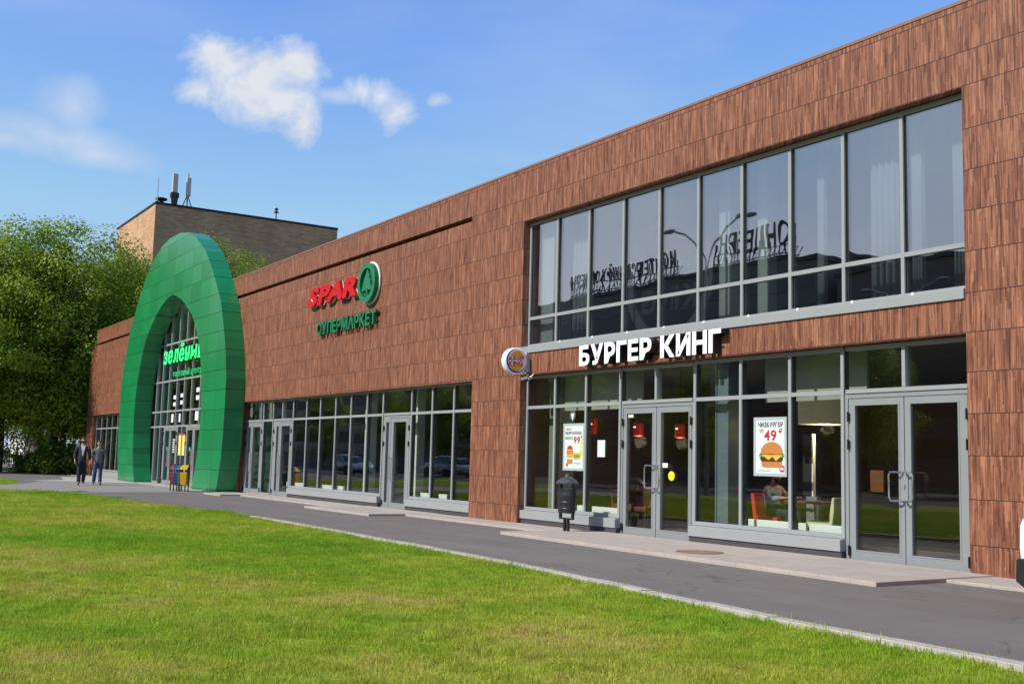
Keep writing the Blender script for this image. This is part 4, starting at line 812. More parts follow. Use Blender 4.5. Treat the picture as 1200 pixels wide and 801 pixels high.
# ================================================================== STREET FURNITURE
def trash_bin(x, y):
    b = empty('litter_bin', (x, y, .045), 'black steel litter bin with domed lid on two posts', 'bin'); bz = .045
    body = MB(); body.lathe([(.175, .35), (.19, .36), (.195, .62), (.205, .66), (.205, .70), (.195, .73), (.20, .80)], (x, y, bz), 22, 1, .8)
    for z in (.42, .54): body.lathe([(.197, z), (.204, z + .01), (.204, z + .02), (.197, z + .03)], (x, y, bz), 22, 1, .8)
    body.build('body', plain("black bin steel", (.022, .022, .024), .36, .0, .25, 8), b, smooth=True)
    lid = MB(); lid.lathe([(.235, .90), (.24, .92), (.20, .965), (.12, 1.01), (.05, 1.035), (.04, 1.07), (.01, 1.085)], (x, y, bz), 22, 1, .85); lid.build('lid', plain("grey bin lid", (.075, .075, .08), .4, .2, .2, 8), b, smooth=True)
    for sx in (-.2, .2):
        p_ = MB(); p_.box(x + sx - .028, x + sx + .028, y - .02, y + .02, bz + .26, bz + .93); p_.build('bracket', M_BLACK, b)
    h = MB(); h.box(x - .228, x + .228, y - .018, y + .018, bz + .23, bz + .259); h.build('crossbar', M_BLACK, b)
    for sx in (-.055, .055): MB().box(x + sx - .022, x + sx + .022, y - .022, y + .022, bz - .02, bz + .229).build('post', M_BLACK, b)
trash_bin(-17.12, 12.29)
def recycling(x, y, col, label, rz):
    b = empty('recycling_bin', (x, y, .01), label, 'bin', 'coloured recycling bins by the arch', rz); b.scale = (.88, .88, .95); m = plain("bin " + label.split()[0], col, .4, 0, .06)
    def loc(mb): mb.v = [(a + x, b_ + y, c + .01) for a, b_, c in mb.v]; return mb
    loc(MB().hexa([(-.11, -.13, .24), (.11, -.13, .24), (.11, .13, .24), (-.11, .13, .24)], [(-.14, -.17, .70), (.14, -.17, .70), (.14, .17, .70), (-.14, .17, .70)])).build('body', m, b, bevel=.02)
    loc(MB().hexa([(-.15, -.19, .80), (.15, -.19, .80), (.15, .02, .94), (-.15, .02, .94)], [(-.15, -.17, .835), (.15, -.17, .835), (.15, .02, .975), (-.15, .02, .975)])).build('lid', m, b, bevel=.008)
    loc(MB().hexa([(-.15, .022, .94), (.15, .022, .94), (.15, .19, .84), (-.15, .19, .84)], [(-.15, .022, .975), (.15, .022, .975), (.15, .17, .875), (-.15, .17, .875)])).build('lid_flap', M_BLACK, b, bevel=.008)
    for sx in (-.165, .165): loc(MB().box(sx - .018, sx + .018, -.02, .02, -.01, 1.0)).build('post', M_BLACK, b)
for x, y, c, l in ((-39.0, 11.05, (.34, .022, .016), 'red recycling bin, leftmost of the row'), (-38.68, 11.07, (.014, .04, .26), 'blue recycling bin between the red and green ones'), (-38.36, 11.09, (.016, .15, .035), 'green recycling bin between the blue and yellow ones'), (-38.04, 11.11, (.52, .30, .008), 'yellow recycling bin, rightmost of the row')): recycling(x, y, c, l, .95)
mc = empty('manhole_cover', (-12.53, 11.47, .055), 'rusty round manhole cover in the paving by the window', 'manhole cover'); MB().lathe([(.36, 0), (.36, .008), (.31, .009)], (-12.53, 11.47, .054), 28).build('rim', plain("rusty iron", (.20, .105, .065), .8, 0, .3, 12), mc); MB().lathe([(.30, 0), (.30, .007)], (-12.53, 11.47, .0565), 28).build('lid', plain("rusty iron lid", (.24, .14, .10), .85, 0, .4, 14), mc)

# ================================================================== PEOPLE
def skin_mesh(name, nodes, links, mat, parent, loc, rot, sub=2, root=0):
    """nodes: (x,y,z,r[,r2]); links: pairs. Skin modifier grown to one continuous mesh."""
    me = bpy.data.meshes.new(name); me.from_pydata([n[:3] for n in nodes], links, []); o = bpy.data.objects.new(name, me); COL.objects.link(o)
    bm = bmesh.new(); bm.from_mesh(me); ly = bm.verts.layers.skin.verify(); bm.verts.ensure_lookup_table()
    for i, v in enumerate(bm.verts): v[ly].radius = (nodes[i][3], nodes[i][4] if len(nodes[i]) > 4 else nodes[i][3]); v[ly].use_root = (i == root)
    bm.to_mesh(me); bm.free(); md = o.modifiers.new('skin', 'SKIN'); md.use_smooth_shade = True; md.branch_smoothing = .4; s_ = o.modifiers.new('sub', 'SUBSURF'); s_.levels = sub; s_.render_levels = sub
    dg = bpy.context.evaluated_depsgraph_get(); m2 = bpy.data.meshes.new_from_object(o.evaluated_get(dg)); bpy.data.objects.remove(o); bpy.data.meshes.remove(me)
    ob = bpy.data.objects.new(name, m2); m2.name = name; m2.materials.clear(); m2.materials.append(mat); m2.polygons.foreach_set('use_smooth', [True] * len(m2.polygons)); COL.objects.link(ob); ob.parent = parent; return ob
def hand(nodes, links, wrist, d, side, curl=.5):
    """palm, four unequal bent fingers and a thumb hanging from node `wrist`; d = pointing direction"""
    w = Vector(nodes[wrist][:3]); d = Vector(d).normalized(); f = Vector((1, 0, 0)); f = (f - d * f.dot(d)).normalized(); inn = d.cross(f) * side
    pi = len(nodes); p = w + d * .055; nodes.append((*p, .030, .018)); links.append((wrist, pi))
    for k, (off, L) in enumerate(((.030, .070), (.011, .080), (-.009, .075), (-.027, .058))):
        b = p + d * .038 + f * off; i = len(nodes); m_ = b + d * L * .5 + inn * L * .12 * curl; e = m_ + d * L * .42 + inn * L * .45 * curl
        nodes += [(*b, .0095), (*m_, .0088), (*e, .0075)]; links += [(pi, i), (i, i + 1), (i + 1, i + 2)]
    b = w + d * .035 + f * .032; i = len(nodes); e = b + d * .03 + f * .022; e2 = e + d * .03 + f * .004
    nodes += [(*b, .011), (*e, .0105), (*e2, .009)]; links += [(pi, i), (i, i + 1), (i + 1, i + 2)]
def head_mesh(mat, parent, c, yaw=0.0, pitch=0.0, hair=None, beard=None, rad=1.0):
    """head with brow, nose, lips, chin and ears, facing local +x"""
    me = bpy.data.meshes.new('head'); bm = bmesh.new(); bmesh.ops.create_uvsphere(bm, u_segments=28, v_segments=22, radius=1.0)
    M3 = Matrix.Rotation(yaw, 3, 'Z') @ Matrix.Rotation(pitch, 3, 'Y')
    def shape(v):
        x, y, z = v; X = x * .098; Y = y * .076; Z = z * .118
        if z < -.1: k = 1 - .30 * min(1, (-z - .1) / .9); Y *= k; X = X * (1 - .14 * min(1, -z)) + .012 * min(1, -z) * (1 if x > 0 else .3)
        if x > .55:
            a = math.exp(-(y / .20) ** 2)
            X += .026 * a * math.exp(-((z + .12) / .16) ** 2) + .006 * math.exp(-((z - .16) / .10) ** 2) * math.exp(-(y / .55) ** 2) + .007 * math.exp(-(y / .3) ** 2) * math.exp(-((z + .47) / .07) ** 2) + .011 * math.exp(-(y / .35) ** 2) * math.exp(-((z + .78) / .14) ** 2)
            X -= .007 * (math.exp(-((y - .38) / .16) ** 2) + math.exp(-((y + .38) / .16) ** 2)) * math.exp(-((z - .02) / .10) ** 2)
        if abs(y) > .9 and abs(z) < .28 and -.35 < x < .2: Y += math.copysign(.014, y); X -= .004
        return Vector((X, Y, Z)) * rad
    for v in bm.verts: v.co = M3 @ shape(v.co) + Vector(c)
    for f in bm.faces: f.smooth = True
    bm.to_mesh(me); bm.free(); me.materials.append(mat); o = bpy.data.objects.new('head', me); COL.objects.link(o); o.parent = parent
    def cap(name, m, test, grow):
        b = bmesh.new(); bmesh.ops.create_uvsphere(b, u_segments=28, v_segments=22, radius=1.0); kill = [v for v in b.verts if not test(*v.co)]; bmesh.ops.delete(b, geom=kill, context='VERTS')
        for v in b.verts: v.co = M3 @ (shape(v.co) * grow) + Vector(c)
        for f in b.faces: f.smooth = True
        mm = bpy.data.meshes.new(name); b.to_mesh(mm); b.free(); mm.materials.append(m); q = bpy.data.objects.new(name, mm); COL.objects.link(q); q.parent = parent
        sd_ = q.modifiers.new('thick', 'SOLIDIFY'); sd_.thickness = .012; sd_.offset = 1
    if hair: cap('hair', hair, lambda x, y, z: z > (.38 if x > .45 else (.12 if x > .0 else -.35)), 1.03)
    if beard: cap('beard', beard, lambda x, y, z: z < -.22 and x > .05 and not (abs(z + .42) < .06 and abs(y) < .22), 1.03)
    for sy in (-1, 1):
        p = M3 @ (Vector((.083, sy * .030, .004)) * rad) + Vector(c); e = MB(); e.lathe([(.0, -.009), (.007, -.006), (.009, 0), (.007, .006), (0, .009)], p, 8); ob = e.build('eye', plain("eye dark", (.03, .02, .015), .2)); ob.parent = parent
    return o
M_SKIN = plain("skin", (.44, .23, .15), .5, 0, .06); M_HAIR = plain("dark hair", (.012, .009, .007), .6, 0, .2, 20); M_JACK = plain("charcoal jacket", (.022, .023, .026), .85, 0, .25, 10); M_TROU = plain("black trousers", (.010, .010, .013), .85, 0, .2, 8); M_TEE = plain("white tee", (.72, .72, .74), .85, 0, .05); M_GREY = plain("grey polo", (.13, .135, .14), .85, 0, .2, 12); M_JEAN = plain("blue jeans", (.035, .065, .14), .85, 0, .45, 9); M_SHOE = plain("black shoe", (.012, .012, .013), .5)
def person(x, y, rz, label, H, hips, knees, ankles, elbows, wrists, top, trou, sleeves, hair=None, beard=None, inner=None, collar=True):
    """facing local +x. joints given for (right, left) in metres for a 1.80 m figure, scaled to H"""
    p = empty('person', (x, y, .01), label, 'person', None, rz); k = H / 1.80
    hip0 = hips; N = [(0, 0, .98, .13, .155), (0.0, 0, 1.14, .115, .145), (.01, 0, 1.30, .125, .17), (.0, 0, 1.44, .09, .16), (.005, 0, 1.53, .052), (.02, 0, 1.62, .05)]; Lk = [(0, 1), (1, 2), (2, 3), (3, 4), (4, 5)]
    for s_, kn, an, el, wr in zip((-1, 1), knees, ankles, elbows, wrists):
        i = len(N); N += [(0, s_ * .10, .92, .085), (kn[0], s_ * .10, kn[1], .058), ((kn[0] + an[0]) / 2 - .012, s_ * .10, (kn[1] + an[1]) / 2 + .05, .055), (an[0], s_ * .10, an[1], .040), (an[0] + .13, s_ * .115, an[1] - .045, .032)]; Lk += [(0, i), (i, i + 1), (i + 1, i + 2), (i + 2, i + 3), (i + 3, i + 4)]
        j = len(N); N += [(0, s_ * .185, 1.45, .055), (el[0], s_ * (.235 + el[2]), el[1], .042), (wr[0], s_ * (.245 + wr[2]), wr[1], .028)]; Lk += [(3, j), (j, j + 1), (j + 1, j + 2)]
        d = Vector((wr[0] - el[0], s_ * (wr[2] - el[2]), wr[1] - el[1])); hand(N, Lk, j + 2, d, s_)
    sc = lambda ns, g=0.0: [(n[0] * k, n[1] * k, n[2] * k, n[3] * k + g, (n[4] if len(n) > 4 else n[3]) * k + g) for n in ns]
    BN = [(n[0], n[1], n[2], n[3] * .78, (n[4] if len(n) > 4 else n[3]) * .78) if i < 4 else n for i, n in enumerate(N)]; BN = [(n[0], n[1] * .94, n[2] - .015, .040) if abs(n[2] - 1.45) < .001 else n for n in BN]
    skin_mesh('body', sc(BN), Lk, M_SKIN, p, None, None)
    h = head_mesh(M_SKIN, p, (.035 * k, 0, 1.70 * k), 0, .03, hair, beard, k)
    # top: torso and sleeves
    T = [N[0][:2] + (.86, .125, .165), N[0][:3] + (.135, .165), N[1], N[2], N[3], (0, 0, 1.50, .062)]; Lt = [(0, 1), (1, 2), (2, 3), (3, 4), (4, 5)]
    for s_, el, wr in zip((-1, 1), elbows, wrists):
        j = len(T); T += [(0, s_ * .185, 1.45, .062)]; Lt += [(4, j)]
        ex, ez = el[0], el[1]
        if sleeves > 1: T += [(ex, s_ * (.235 + el[2]), ez, .052), (ex + (wr[0] - ex) * .93, s_ * (.243 + wr[2] * .9), ez + (wr[1] - ez) * .93, .042)]; Lt += [(j, j + 1), (j + 1, j + 2)]
        else: T += [(ex * .72, s_ * (.225 + el[2] * .7), 1.45 + (ez - 1.45) * .72, .060)]; Lt += [(j, j + 1)]
    skin_mesh('jacket' if sleeves > 1 else 'shirt', sc(T, .014), Lt, top, p, None, None)
    if inner:
        mb = MB(); q = [(-.005, 0, 1.155), (.0, 0, 1.50)]; f_ = [(.155, -.012, 1.10), (.155, .012, 1.10), (.165, .05, 1.32), (.125, .075, 1.49), (.125, -.075, 1.49), (.165, -.05, 1.32)]
        mb.prism([(b * k, c * k) for a, b, c in f_], lambda a, b, d: (d + (.02 if b < 1.45 * k else -.018) * k, a, b), .09 * k, .158 * k); o = mb.build('shirt_front', inner, None); o.parent = p
    # trousers and shoes
    B = [(0, 0, 1.03, .120, .150), (0, 0, .93, .130, .158)]; Lb = [(0, 1)]
    for s_, kn, an in zip((-1, 1), knees, ankles): j = len(B); B += [(0, s_ * .10, .90, .095), (kn[0], s_ * .10, kn[1], .072), (an[0] - .004, s_ * .10, an[1] - .035, .066)]; Lb += [(1, j), (j, j + 1), (j + 1, j + 2)]
    skin_mesh('trousers', sc(B, .010), Lb, trou, p, None, None)
    for s_, an in zip((-1, 1), ankles):
        S_ = [(an[0] - .055, s_ * .10, an[1] - .045, .040), (an[0] + .02, s_ * .102, an[1] - .035, .048), (an[0] + .12, s_ * .112, an[1] - .055, .038, .045), (an[0] + .19, s_ * .118, an[1] - .062, .026, .036)]; skin_mesh('shoe', sc(S_), [(0, 1), (1, 2), (2, 3)], M_SHOE, p, None, None)
    return p
person(-45.1, 9.15, R(-6), 'bearded man in dark jacket and white tee walking by the arch', 1.83, None, [(.10, .52), (.02, .50)], [(.22, .095), (-.30, .14)], [(-.06, 1.16, .03), (.02, 1.16, .03)], [(.06, .93, .02), (.10, .92, .02)], M_JACK, M_TROU, 2, M_HAIR, M_HAIR, M_TEE)
person(-45.35, 9.80, R(-4), 'short haired man in grey polo shirt and blue jeans walking', 1.72, None, [(.03, .50), (.10, .52)], [(-.20, .115), (.14, .095)], [(.04, 1.16, .04), (-.05, 1.16, .04)], [(.14, .94, .03), (.00, .92, .05)], M_GREY, M_JEAN, 1, plain("cropped hair", (.05, .033, .024), .7), None)
def seated():
    x, y = -13.89, 14.55; p = empty('person', (x, y, .03), 'man in grey shirt seated in the red armchair by the window', 'person', None, 0.0); h0 = -.10
    N = [(-.08, 0, .52, .12, .15), (-.13, 0, .68, .11, .14), (-.13, 0, .84, .115, .165), (-.11, 0, .95, .08, .15), (-.09, 0, 1.03, .05), (-.07, 0, 1.10, .05)]; L = [(0, 1), (1, 2), (2, 3), (3, 4), (4, 5)]
    for s_ in (-1, 1):
        i = len(N); N += [(.0, s_ * .10, .52, .08), (.38, s_ * .12, .54, .062), (.42, s_ * .12, .28, .05), (.40, s_ * .12, .08, .04), (.53, s_ * .13, .035, .032)]; L += [(0, i), (i, i + 1), (i + 1, i + 2), (i + 2, i + 3), (i + 3, i + 4)]
        j = len(N); N += [(-.10, s_ * .185, .95, .055), (.05, s_ * .25, .76, .042), (.28, s_ * .16, .80, .03)]; L += [(3, j), (j, j + 1), (j + 1, j + 2)]; hand(N, L, j + 2, (1, -s_ * .3, .02), s_)
    skin_mesh('body', N, L, M_SKIN, p, None, None); head_mesh(M_SKIN, p, (-.04, 0, 1.17), .2, .18, M_HAIR, M_HAIR, .98)
    T = [(-.08, 0, .50, .14, .17), (-.13, 0, .68, .125, .155), (-.13, 0, .84, .13, .18), (-.11, 0, .95, .095, .165), (-.10, 0, 1.0, .062)]; Lt = [(0, 1), (1, 2), (2, 3), (3, 4)]
    for s_ in (-1, 1): j = len(T); T += [(-.10, s_ * .185, .95, .072), (.05, s_ * .25, .76, .06), (.24, s_ * .175, .795, .05)]; Lt += [(3, j), (j, j + 1), (j + 1, j + 2)]
    skin_mesh('shirt', T, Lt, plain("light grey shirt", (.26, .28, .30), .85, 0, .1), p, None, None)
    B = [(-.08, 0, .52, .14, .165)]; Lb = []
    for s_ in (-1, 1): j = len(B); B += [(.02, s_ * .10, .52, .095), (.38, s_ * .12, .54, .078), (.41, s_ * .12, .30, .065), (.40, s_ * .12, .12, .058)]; Lb += [(0, j), (j, j + 1), (j + 1, j + 2), (j + 2, j + 3)]
    skin_mesh('trousers', B, Lb, plain("navy trousers", (.02, .025, .045), .85), p, None, None)
    for s_ in (-1, 1): skin_mesh('shoe', [(.36, s_ * .12, .05, .045), (.45, s_ * .125, .05, .045), (.56, s_ * .13, .035, .034)], [(0, 1), (1, 2)], M_SHOE, p, None, None)
seated()

# ================================================================== CARS
M_TYRE = plain("tyre", (.014, .014, .014), .85); M_RIM = plain("alloy rim", (.45, .46, .47), .3, .8, .05); M_CGL = plain("car glass", (.012, .015, .017), .05, 0, .1, spec=.8); M_TRIM = plain("black car trim", (.014, .014, .015), .55); M_TAIL = plain("tail light", (.50, .008, .008), .15, 0, .05, coat=.6); M_HEADL = plain("head light", (.70, .72, .74), .08, 0, .05, coat=.8)
def car(x, y, rz, paint, label, length=4.3, height=1.50, suv=0.0):
    c = empty('parked_car', (x, y, 0), label, 'car', 'cars along the street' if y < 0 else None); Lh = length / 2; cr, sr = math.cos(rz), math.sin(rz)
    def pl(mb, name, mat, parent=c, smooth=True, bevel=0):
        mb.v = [(x + a * cr - b * sr, y + a * sr + b * cr, z) for a, b, z in mb.v]; return mb.build(name, mat, parent, smooth=smooth, bevel=bevel)
    def loft(st, prof, close=True):
        vs = []; fs = []; n = len(prof(*st[0][1:]))
        for s_ in st: vs += [(s_[0], b, z) for b, z in prof(*s_[1:])]
        for i in range(len(st) - 1):
            for k in range(n): fs.append((i * n + k, i * n + (k + 1) % n, (i + 1) * n + (k + 1) % n, (i + 1) * n + k))
        fs += [tuple(range(n)), tuple(range(len(vs) - n, len(vs)))[::-1]]; return MB().add(vs, fs)
    def sec(w, zb, zt, cr_=.10):      # rounded body section
        return [(-w * .88, zb), (w * .88, zb), (w * .97, zb + .10), (w, zb + (zt - zb) * .45), (w * .985, zt - cr_), (w * .93, zt - .03), (w * .80, zt), (-w * .80, zt), (-w * .93, zt - .03), (-w * .985, zt - cr_), (-w, zb + (zt - zb) * .45), (-w * .97, zb + .10)]
    W_ = .88; g = .20 + suv * .06; be = .98 + suv * .12
    st = [(-Lh, .70, .46, .86 + suv * .1), (-Lh + .06, .80, .38, .92 + suv * .1), (-Lh + .25, .86, g + .06, be), (-Lh + .7, W_, g, be), (-.3, W_, g, be - .01), (.55, W_, g, be - .03), (.95, W_ - .005, g, be - .05), (Lh - .75, .86, g, .93 + suv * .1), (Lh - .30, .82, g + .03, .82 + suv * .1), (Lh - .06, .72, .34, .70 + suv * .1), (Lh, .60, .40, .62 + suv * .1)]
    body = pl(loft(st, sec), 'body', paint)
    zr = height; gs = [(-Lh + .12, .60, be - .06, be - .02), (-Lh + .30, .70, be - .06, zr - .16), (-Lh + .62, .70, be - .06, zr - .04), (-.3, .70, be - .06, zr - .005), (.25, .68, be - .06, zr - .03), (.62, .66, be - .06, zr - .22), (1.15, .62, be - .08, be - .03)]
    def gsec(w, zb, zt): t = .82; h = max(zt - zb, .02); return [(-w * 1.16, zb), (w * 1.16, zb), (w * (1.16 - .12 * h / .5), zb + h * .6), (w * .98 - .06, zt - .02), (w * .7, zt), (-w * .7, zt), (-w * .98 + .06, zt - .02), (-w * (1.16 - .12 * h / .5), zb + h * .6)]
    pl(loft(gs, gsec), 'windows', M_CGL)
    rf = [(-Lh + .42, .62, zr - .115, zr - .08), (-Lh + .66, .655, zr - .06, zr - .015), (-.3, .66, zr - .035, zr + .02), (.22, .64, zr - .06, zr - .005), (.40, .60, zr - .13, zr - .09)]
    pl(loft(rf, lambda w, a, b: [(-w, a), (w, a), (w * .9, b), (-w * .9, b)]), 'roof', paint)
    for s_ in (-1, 1):
        for a, b in (((-Lh + .55, zr - .10), (-Lh + .22, be - .03)), ((-.28, zr - .05), (-.20, be - .03)), ((.36, zr - .12), (1.10, be - .05))):
            m_ = MB(); m_.tube([(a[0], s_ * .655, a[1]), ((a[0] + b[0]) / 2, s_ * .735, (a[1] + b[1]) / 2), (b[0], s_ * .80, b[1])], .032, 6); pl(m_, 'pillar', paint if b[0] != -.20 else M_TRIM)
    for dx, nm in ((-Lh + .78, 0), (Lh - .82, 1)):
        for s_ in (-1, 1):
            r = .315 + suv * .03; w = MB(); w.lathe([(r * .62, -.10), (r * .95, -.105), (r, -.07), (r, .07), (r * .95, .105), (r * .62, .10)], (0, 0, 0), 28); w.v = [(dx + a, s_ * (.80) + z, r + b) for a, b, z in w.v]; wh = pl(w, 'wheel', M_TYRE)
            q = MB()
            for k in range(5): t = 2 * math.pi * k / 5; q.hexa([(math.cos(t + e) * rr, math.sin(t + e) * rr, -.01) for e, rr in ((-.22, .05), (.22, .05), (.13, r * .62), (-.13, r * .62))], [(math.cos(t + e) * rr, math.sin(t + e) * rr, .02) for e, rr in ((-.22, .05), (.22, .05), (.13, r * .62), (-.13, r * .62))])
            q.lathe([(r * .56, -.02), (r * .64, .02), (r * .64, .03), (r * .56, .0)], (0, 0, 0), 28); q.v = [(dx + a, s_ * (.80 + .095 * 1) + (z if s_ > 0 else -z), r + b) for a, b, z in q.v]; pl(q, 'rim', M_RIM, wh)
    tl = MB()
    for s_ in (-1, 1):
        m_ = MB(); m_.hexa([(-Lh + .0, s_ * .60, .84 + suv * .1), (-Lh + .20, s_ * .865, .84 + suv * .1), (-Lh + .22, s_ * .84, .84 + suv * .1), (-Lh + .1, s_ * .58, .84 + suv * .1)], [(-Lh + .07, s_ * .60, be + .06), (-Lh + .22, s_ * .84, be + .08), (-Lh + .24, s_ * .80, be + .08), (-Lh + .14, s_ * .58, be + .06)]); pl(m_, 'tail_light', M_TAIL, smooth=False, bevel=.015)
        m_ = MB(); m_.hexa([(Lh - .06, s_ * .48, .62 + suv * .1), (Lh - .32, s_ * .825, .66 + suv * .1), (Lh - .36, s_ * .80, .66 + suv * .1), (Lh - .16, s_ * .46, .62 + suv * .1)], [(Lh - .13, s_ * .48, .755 + suv * .1), (Lh - .40, s_ * .82, .83 + suv * .1), (Lh - .44, s_ * .78, .83 + suv * .1), (Lh - .22, s_ * .46, .755 + suv * .1)]); pl(m_, 'headlight', M_HEADL, smooth=False, bevel=.015)
        m_ = MB(); m_.lathe([(.03, -.07), (.07, -.05), (.07, .05), (.03, .07)], (.72, s_ * .97, be + .04), 10, .7, 1.2); pl(m_, 'mirror', paint)
        m_ = MB()
        for hx in (-.62, .32): m_.box(hx - .10, hx + .10, s_ * .885 - .012, s_ * .885 + .012, .80 + suv * .1, .83 + suv * .1)
        pl(m_, 'door_handle', M_TRIM)
    bu = loft([(-Lh - .055, .60, .36, .52), (-Lh - .02, .76, .32, .54), (-Lh + .16, .872, .26, .56), (-Lh + .44, .885, .22, .46)], lambda w, a, b: [(-w, a), (w, a), (w * .98, b), (-w * .98, b)]); pl(bu, 'bumper', M_TRIM, bevel=.02)
    bu = loft([(Lh + .045, .46, .30, .44), (Lh + .0, .68, .27, .46), (Lh - .2, .83, .23, .46), (Lh - .42, .872, .22, .40)], lambda w, a, b: [(-w, a), (w, a), (w * .98, b), (-w * .98, b)]); pl(bu, 'bumper', M_TRIM, bevel=.02)
    return c
M_WHITEP = plain("white car paint", (.82, .82, .82), .22, 0, .01, coat=.8)
car(-4.20, 10.65, 0.0, M_WHITEP, 'white hatchback with black bumper at the right picture edge', 4.3, 1.52, .3)
car(-78, -9.6, 0.05, plain("silver car paint", (.42, .44, .46), .25, .6, .03, coat=.6), 'silver estate car mirrored in the left shop window', 4.5, 1.48)
car(-68, -12.2, math.pi, plain("pale grey car paint", (.50, .51, .52), .25, .4, .03, coat=.6), 'light grey car mirrored in the glass right of the single door', 4.6, 1.52, .5)

# ================================================================== BRICK BLOCK AND ITS ROOF GEAR
bb = empty('brick_tower', (-94, 30, 0), 'windowless pale brown brick block rising behind the trees', 'building')
MB().box(-100.2, -87.4, 22.0, 37.6, 0, 20.95).build('wall', M_BRICK, bb); MB().box(-100.25, -87.35, 21.95, 37.65, 20.952, 21.13).build('roof_edge', plain("black roof felt edge", (.014, .014, .015), .8), bb)
M_GAL = plain("galvanised grey", (.30, .30, .30), .5, .3, .1); M_ANT = plain("antenna beige", (.52, .49, .43), .6, 0, .06)
wa = empty('whip_antenna', (-87.6, 22.15, 21.2), 'thin upright whip aerial at the corner of the brick roof', 'antenna'); MB().tube([(-87.6, 22.15, 21.2), (-87.6, 22.15, 23.2)], [.05, .03], 6).build('rod', M_GAL, wa); MB().lathe([(.12, 0), (.12, .08), (.05, .1)], (-87.6, 22.15, 21.2), 10).build('foot', M_GAL, wa)
vn = empty('roof_vent', (-87.9, 22.55, 21.2), 'low black mushroom vent beside the whip aerial', 'vent'); MB().lathe([(.16, 0), (.16, .12), (.42, .22), (.48, .30), (.40, .38), (.05, .44)], (-87.9, 22.55, 21.2), 18).build('cap', M_BLACK, vn, smooth=True)
pa = empty('panel_antenna', (-87.7, 23.55, 21.2), 'wide beige panel antenna on a dark bracket, middle of roof group', 'antenna'); MB().box(-87.85, -87.6, 23.3, 23.72, 22.15, 23.72).build('panel', M_ANT, pa, bevel=.04); b_ = MB(); b_.box(-87.95, -87.5, 23.2, 23.84, 21.7, 22.14); b_.build('bracket', M_BLACK, pa, bevel=.05); MB().tube([(-87.7, 23.52, 21.1), (-87.7, 23.52, 21.7)], [.22, .30], 8).build('mast', M_BLACK, pa)
pb_ = empty('panel_antenna', (-87.7, 24.6, 21.2), 'narrow beige panel antenna on a braced mast, right of the wide one', 'antenna'); MB().box(-87.85, -87.6, 24.42, 24.78, 22.0, 23.55).build('panel', M_ANT, pb_, bevel=.04); MB().tube([(-87.7, 24.55, 21.1), (-87.7, 24.55, 23.85)], .06, 8).build('mast', M_GAL, pb_)
for dy in (-.38, .38):
    MB().tube([(-87.7, 24.55 + dy, 21.1), (-87.7, 24.55, 22.1)], .045, 6).build('strut', M_BLACK, pb_)
fl_ = empty('flue', (-87.7, 32.1, 21.2), 'small capped flue alone on the right part of the brick roof', 'vent'); MB().tube([(-87.7, 32.1, 21.1), (-87.7, 32.1, 22.1)], .05, 8).build('pipe', M_BLACK, fl_); MB().lathe([(.24, .0), (.05, .16), (.05, .2), (.2, .26), (.05, .42)], (-87.7, 32.1, 21.75), 12).build('cap', M_BLACK, fl_)

# ================================================================== TREES AND BUSHES
def tree_mesh(seed, H=15.0, rw=4.2, zlo=2.2, nclump=95, per=150, leaf=.165, mat=M_LEAF):
    rng = np.random.default_rng(seed); rnd = random.Random(seed); mb = MB(); tips = []
    trunk = [(0, 0, -.05), (.06, .02, H * .12), (-.08, .10, H * .28), (.10, .0, H * .5), (0, .1, H * .8)]; mb.tube(trunk, [.30, .24, .20, .13, .03], 9)
    for k in range(15):
        z0 = H * rnd.uniform(.14, .62); a = rnd.uniform(0, 6.283); L = rw * rnd.uniform(.55, .95) * (1.15 - .5 * z0 / H); p0 = Vector((0, .03, z0)); p2 = p0 + Vector((math.cos(a) * L, math.sin(a) * L, L * rnd.uniform(.3, .8))); p1 = (p0 + p2) / 2 + Vector((0, 0, -.15 * L)); mb.tube([p0, p1, p2], [.10, .06, .02], 5); tips.append(p2)
    C = []
    while len(C) < nclump:
        u = rng.normal(size=3); u /= np.linalg.norm(u); t = rng.random() ** .45; zc = (H + zlo) / 2; zz = zc + u[2] * t * (H - zlo) / 2; prof = 1.0 - .35 * max(0, (zz - zc) / ((H - zlo) / 2)) ** 1.6
        a = math.atan2(u[1], u[0]); lob = 1 + .22 * math.sin(3 * a + seed) + .12 * math.sin(5 * a + 2 * seed)
        C.append((u[0] * t * rw * prof * lob, u[1] * t * rw * prof * lob, zz, rng.uniform(.6, 1.55), u))
    V = []; 
    for cx, cy, cz, r, u in C:
        n = int(per * r * r * rng.uniform(.6, 1.1)); d = rng.normal(size=(n, 3)); d /= np.linalg.norm(d, axis=1)[:, None]; rad = rng.random(n) ** .42; p = d * rad[:, None] * np.array([r * 1.15, r * 1.15, r * .8]) + np.array([cx, cy, cz])
        nrm = d * .85 + np.array([0, 0, .5]) + rng.normal(size=(n, 3)) * .38 + u * .35; nrm /= np.linalg.norm(nrm, axis=1)[:, None]
        t = np.cross(nrm, rng.normal(size=(n, 3))); t /= np.linalg.norm(t, axis=1)[:, None]; b = np.cross(nrm, t); s = leaf * rng.uniform(.6, 1.25, n)[:, None]
        V.append(np.stack([p - t * s * .5, p + b * s * .36, p + t * s * .6, p - b * s * .36], 1))
    V = np.concatenate(V).reshape(-1, 3); n = len(V) // 4; me = bpy.data.meshes.new('crown'); me.vertices.add(n * 4); me.vertices.foreach_set('co', V.ravel()); me.loops.add(n * 4); me.loops.foreach_set('vertex_index', np.arange(n * 4)); me.polygons.add(n); me.polygons.foreach_set('loop_start', np.arange(n) * 4); me.polygons.foreach_set('loop_total', np.full(n, 4)); me.update(); me.validate(); me.materials.append(mat)
    return mb, me
PROTO = {}
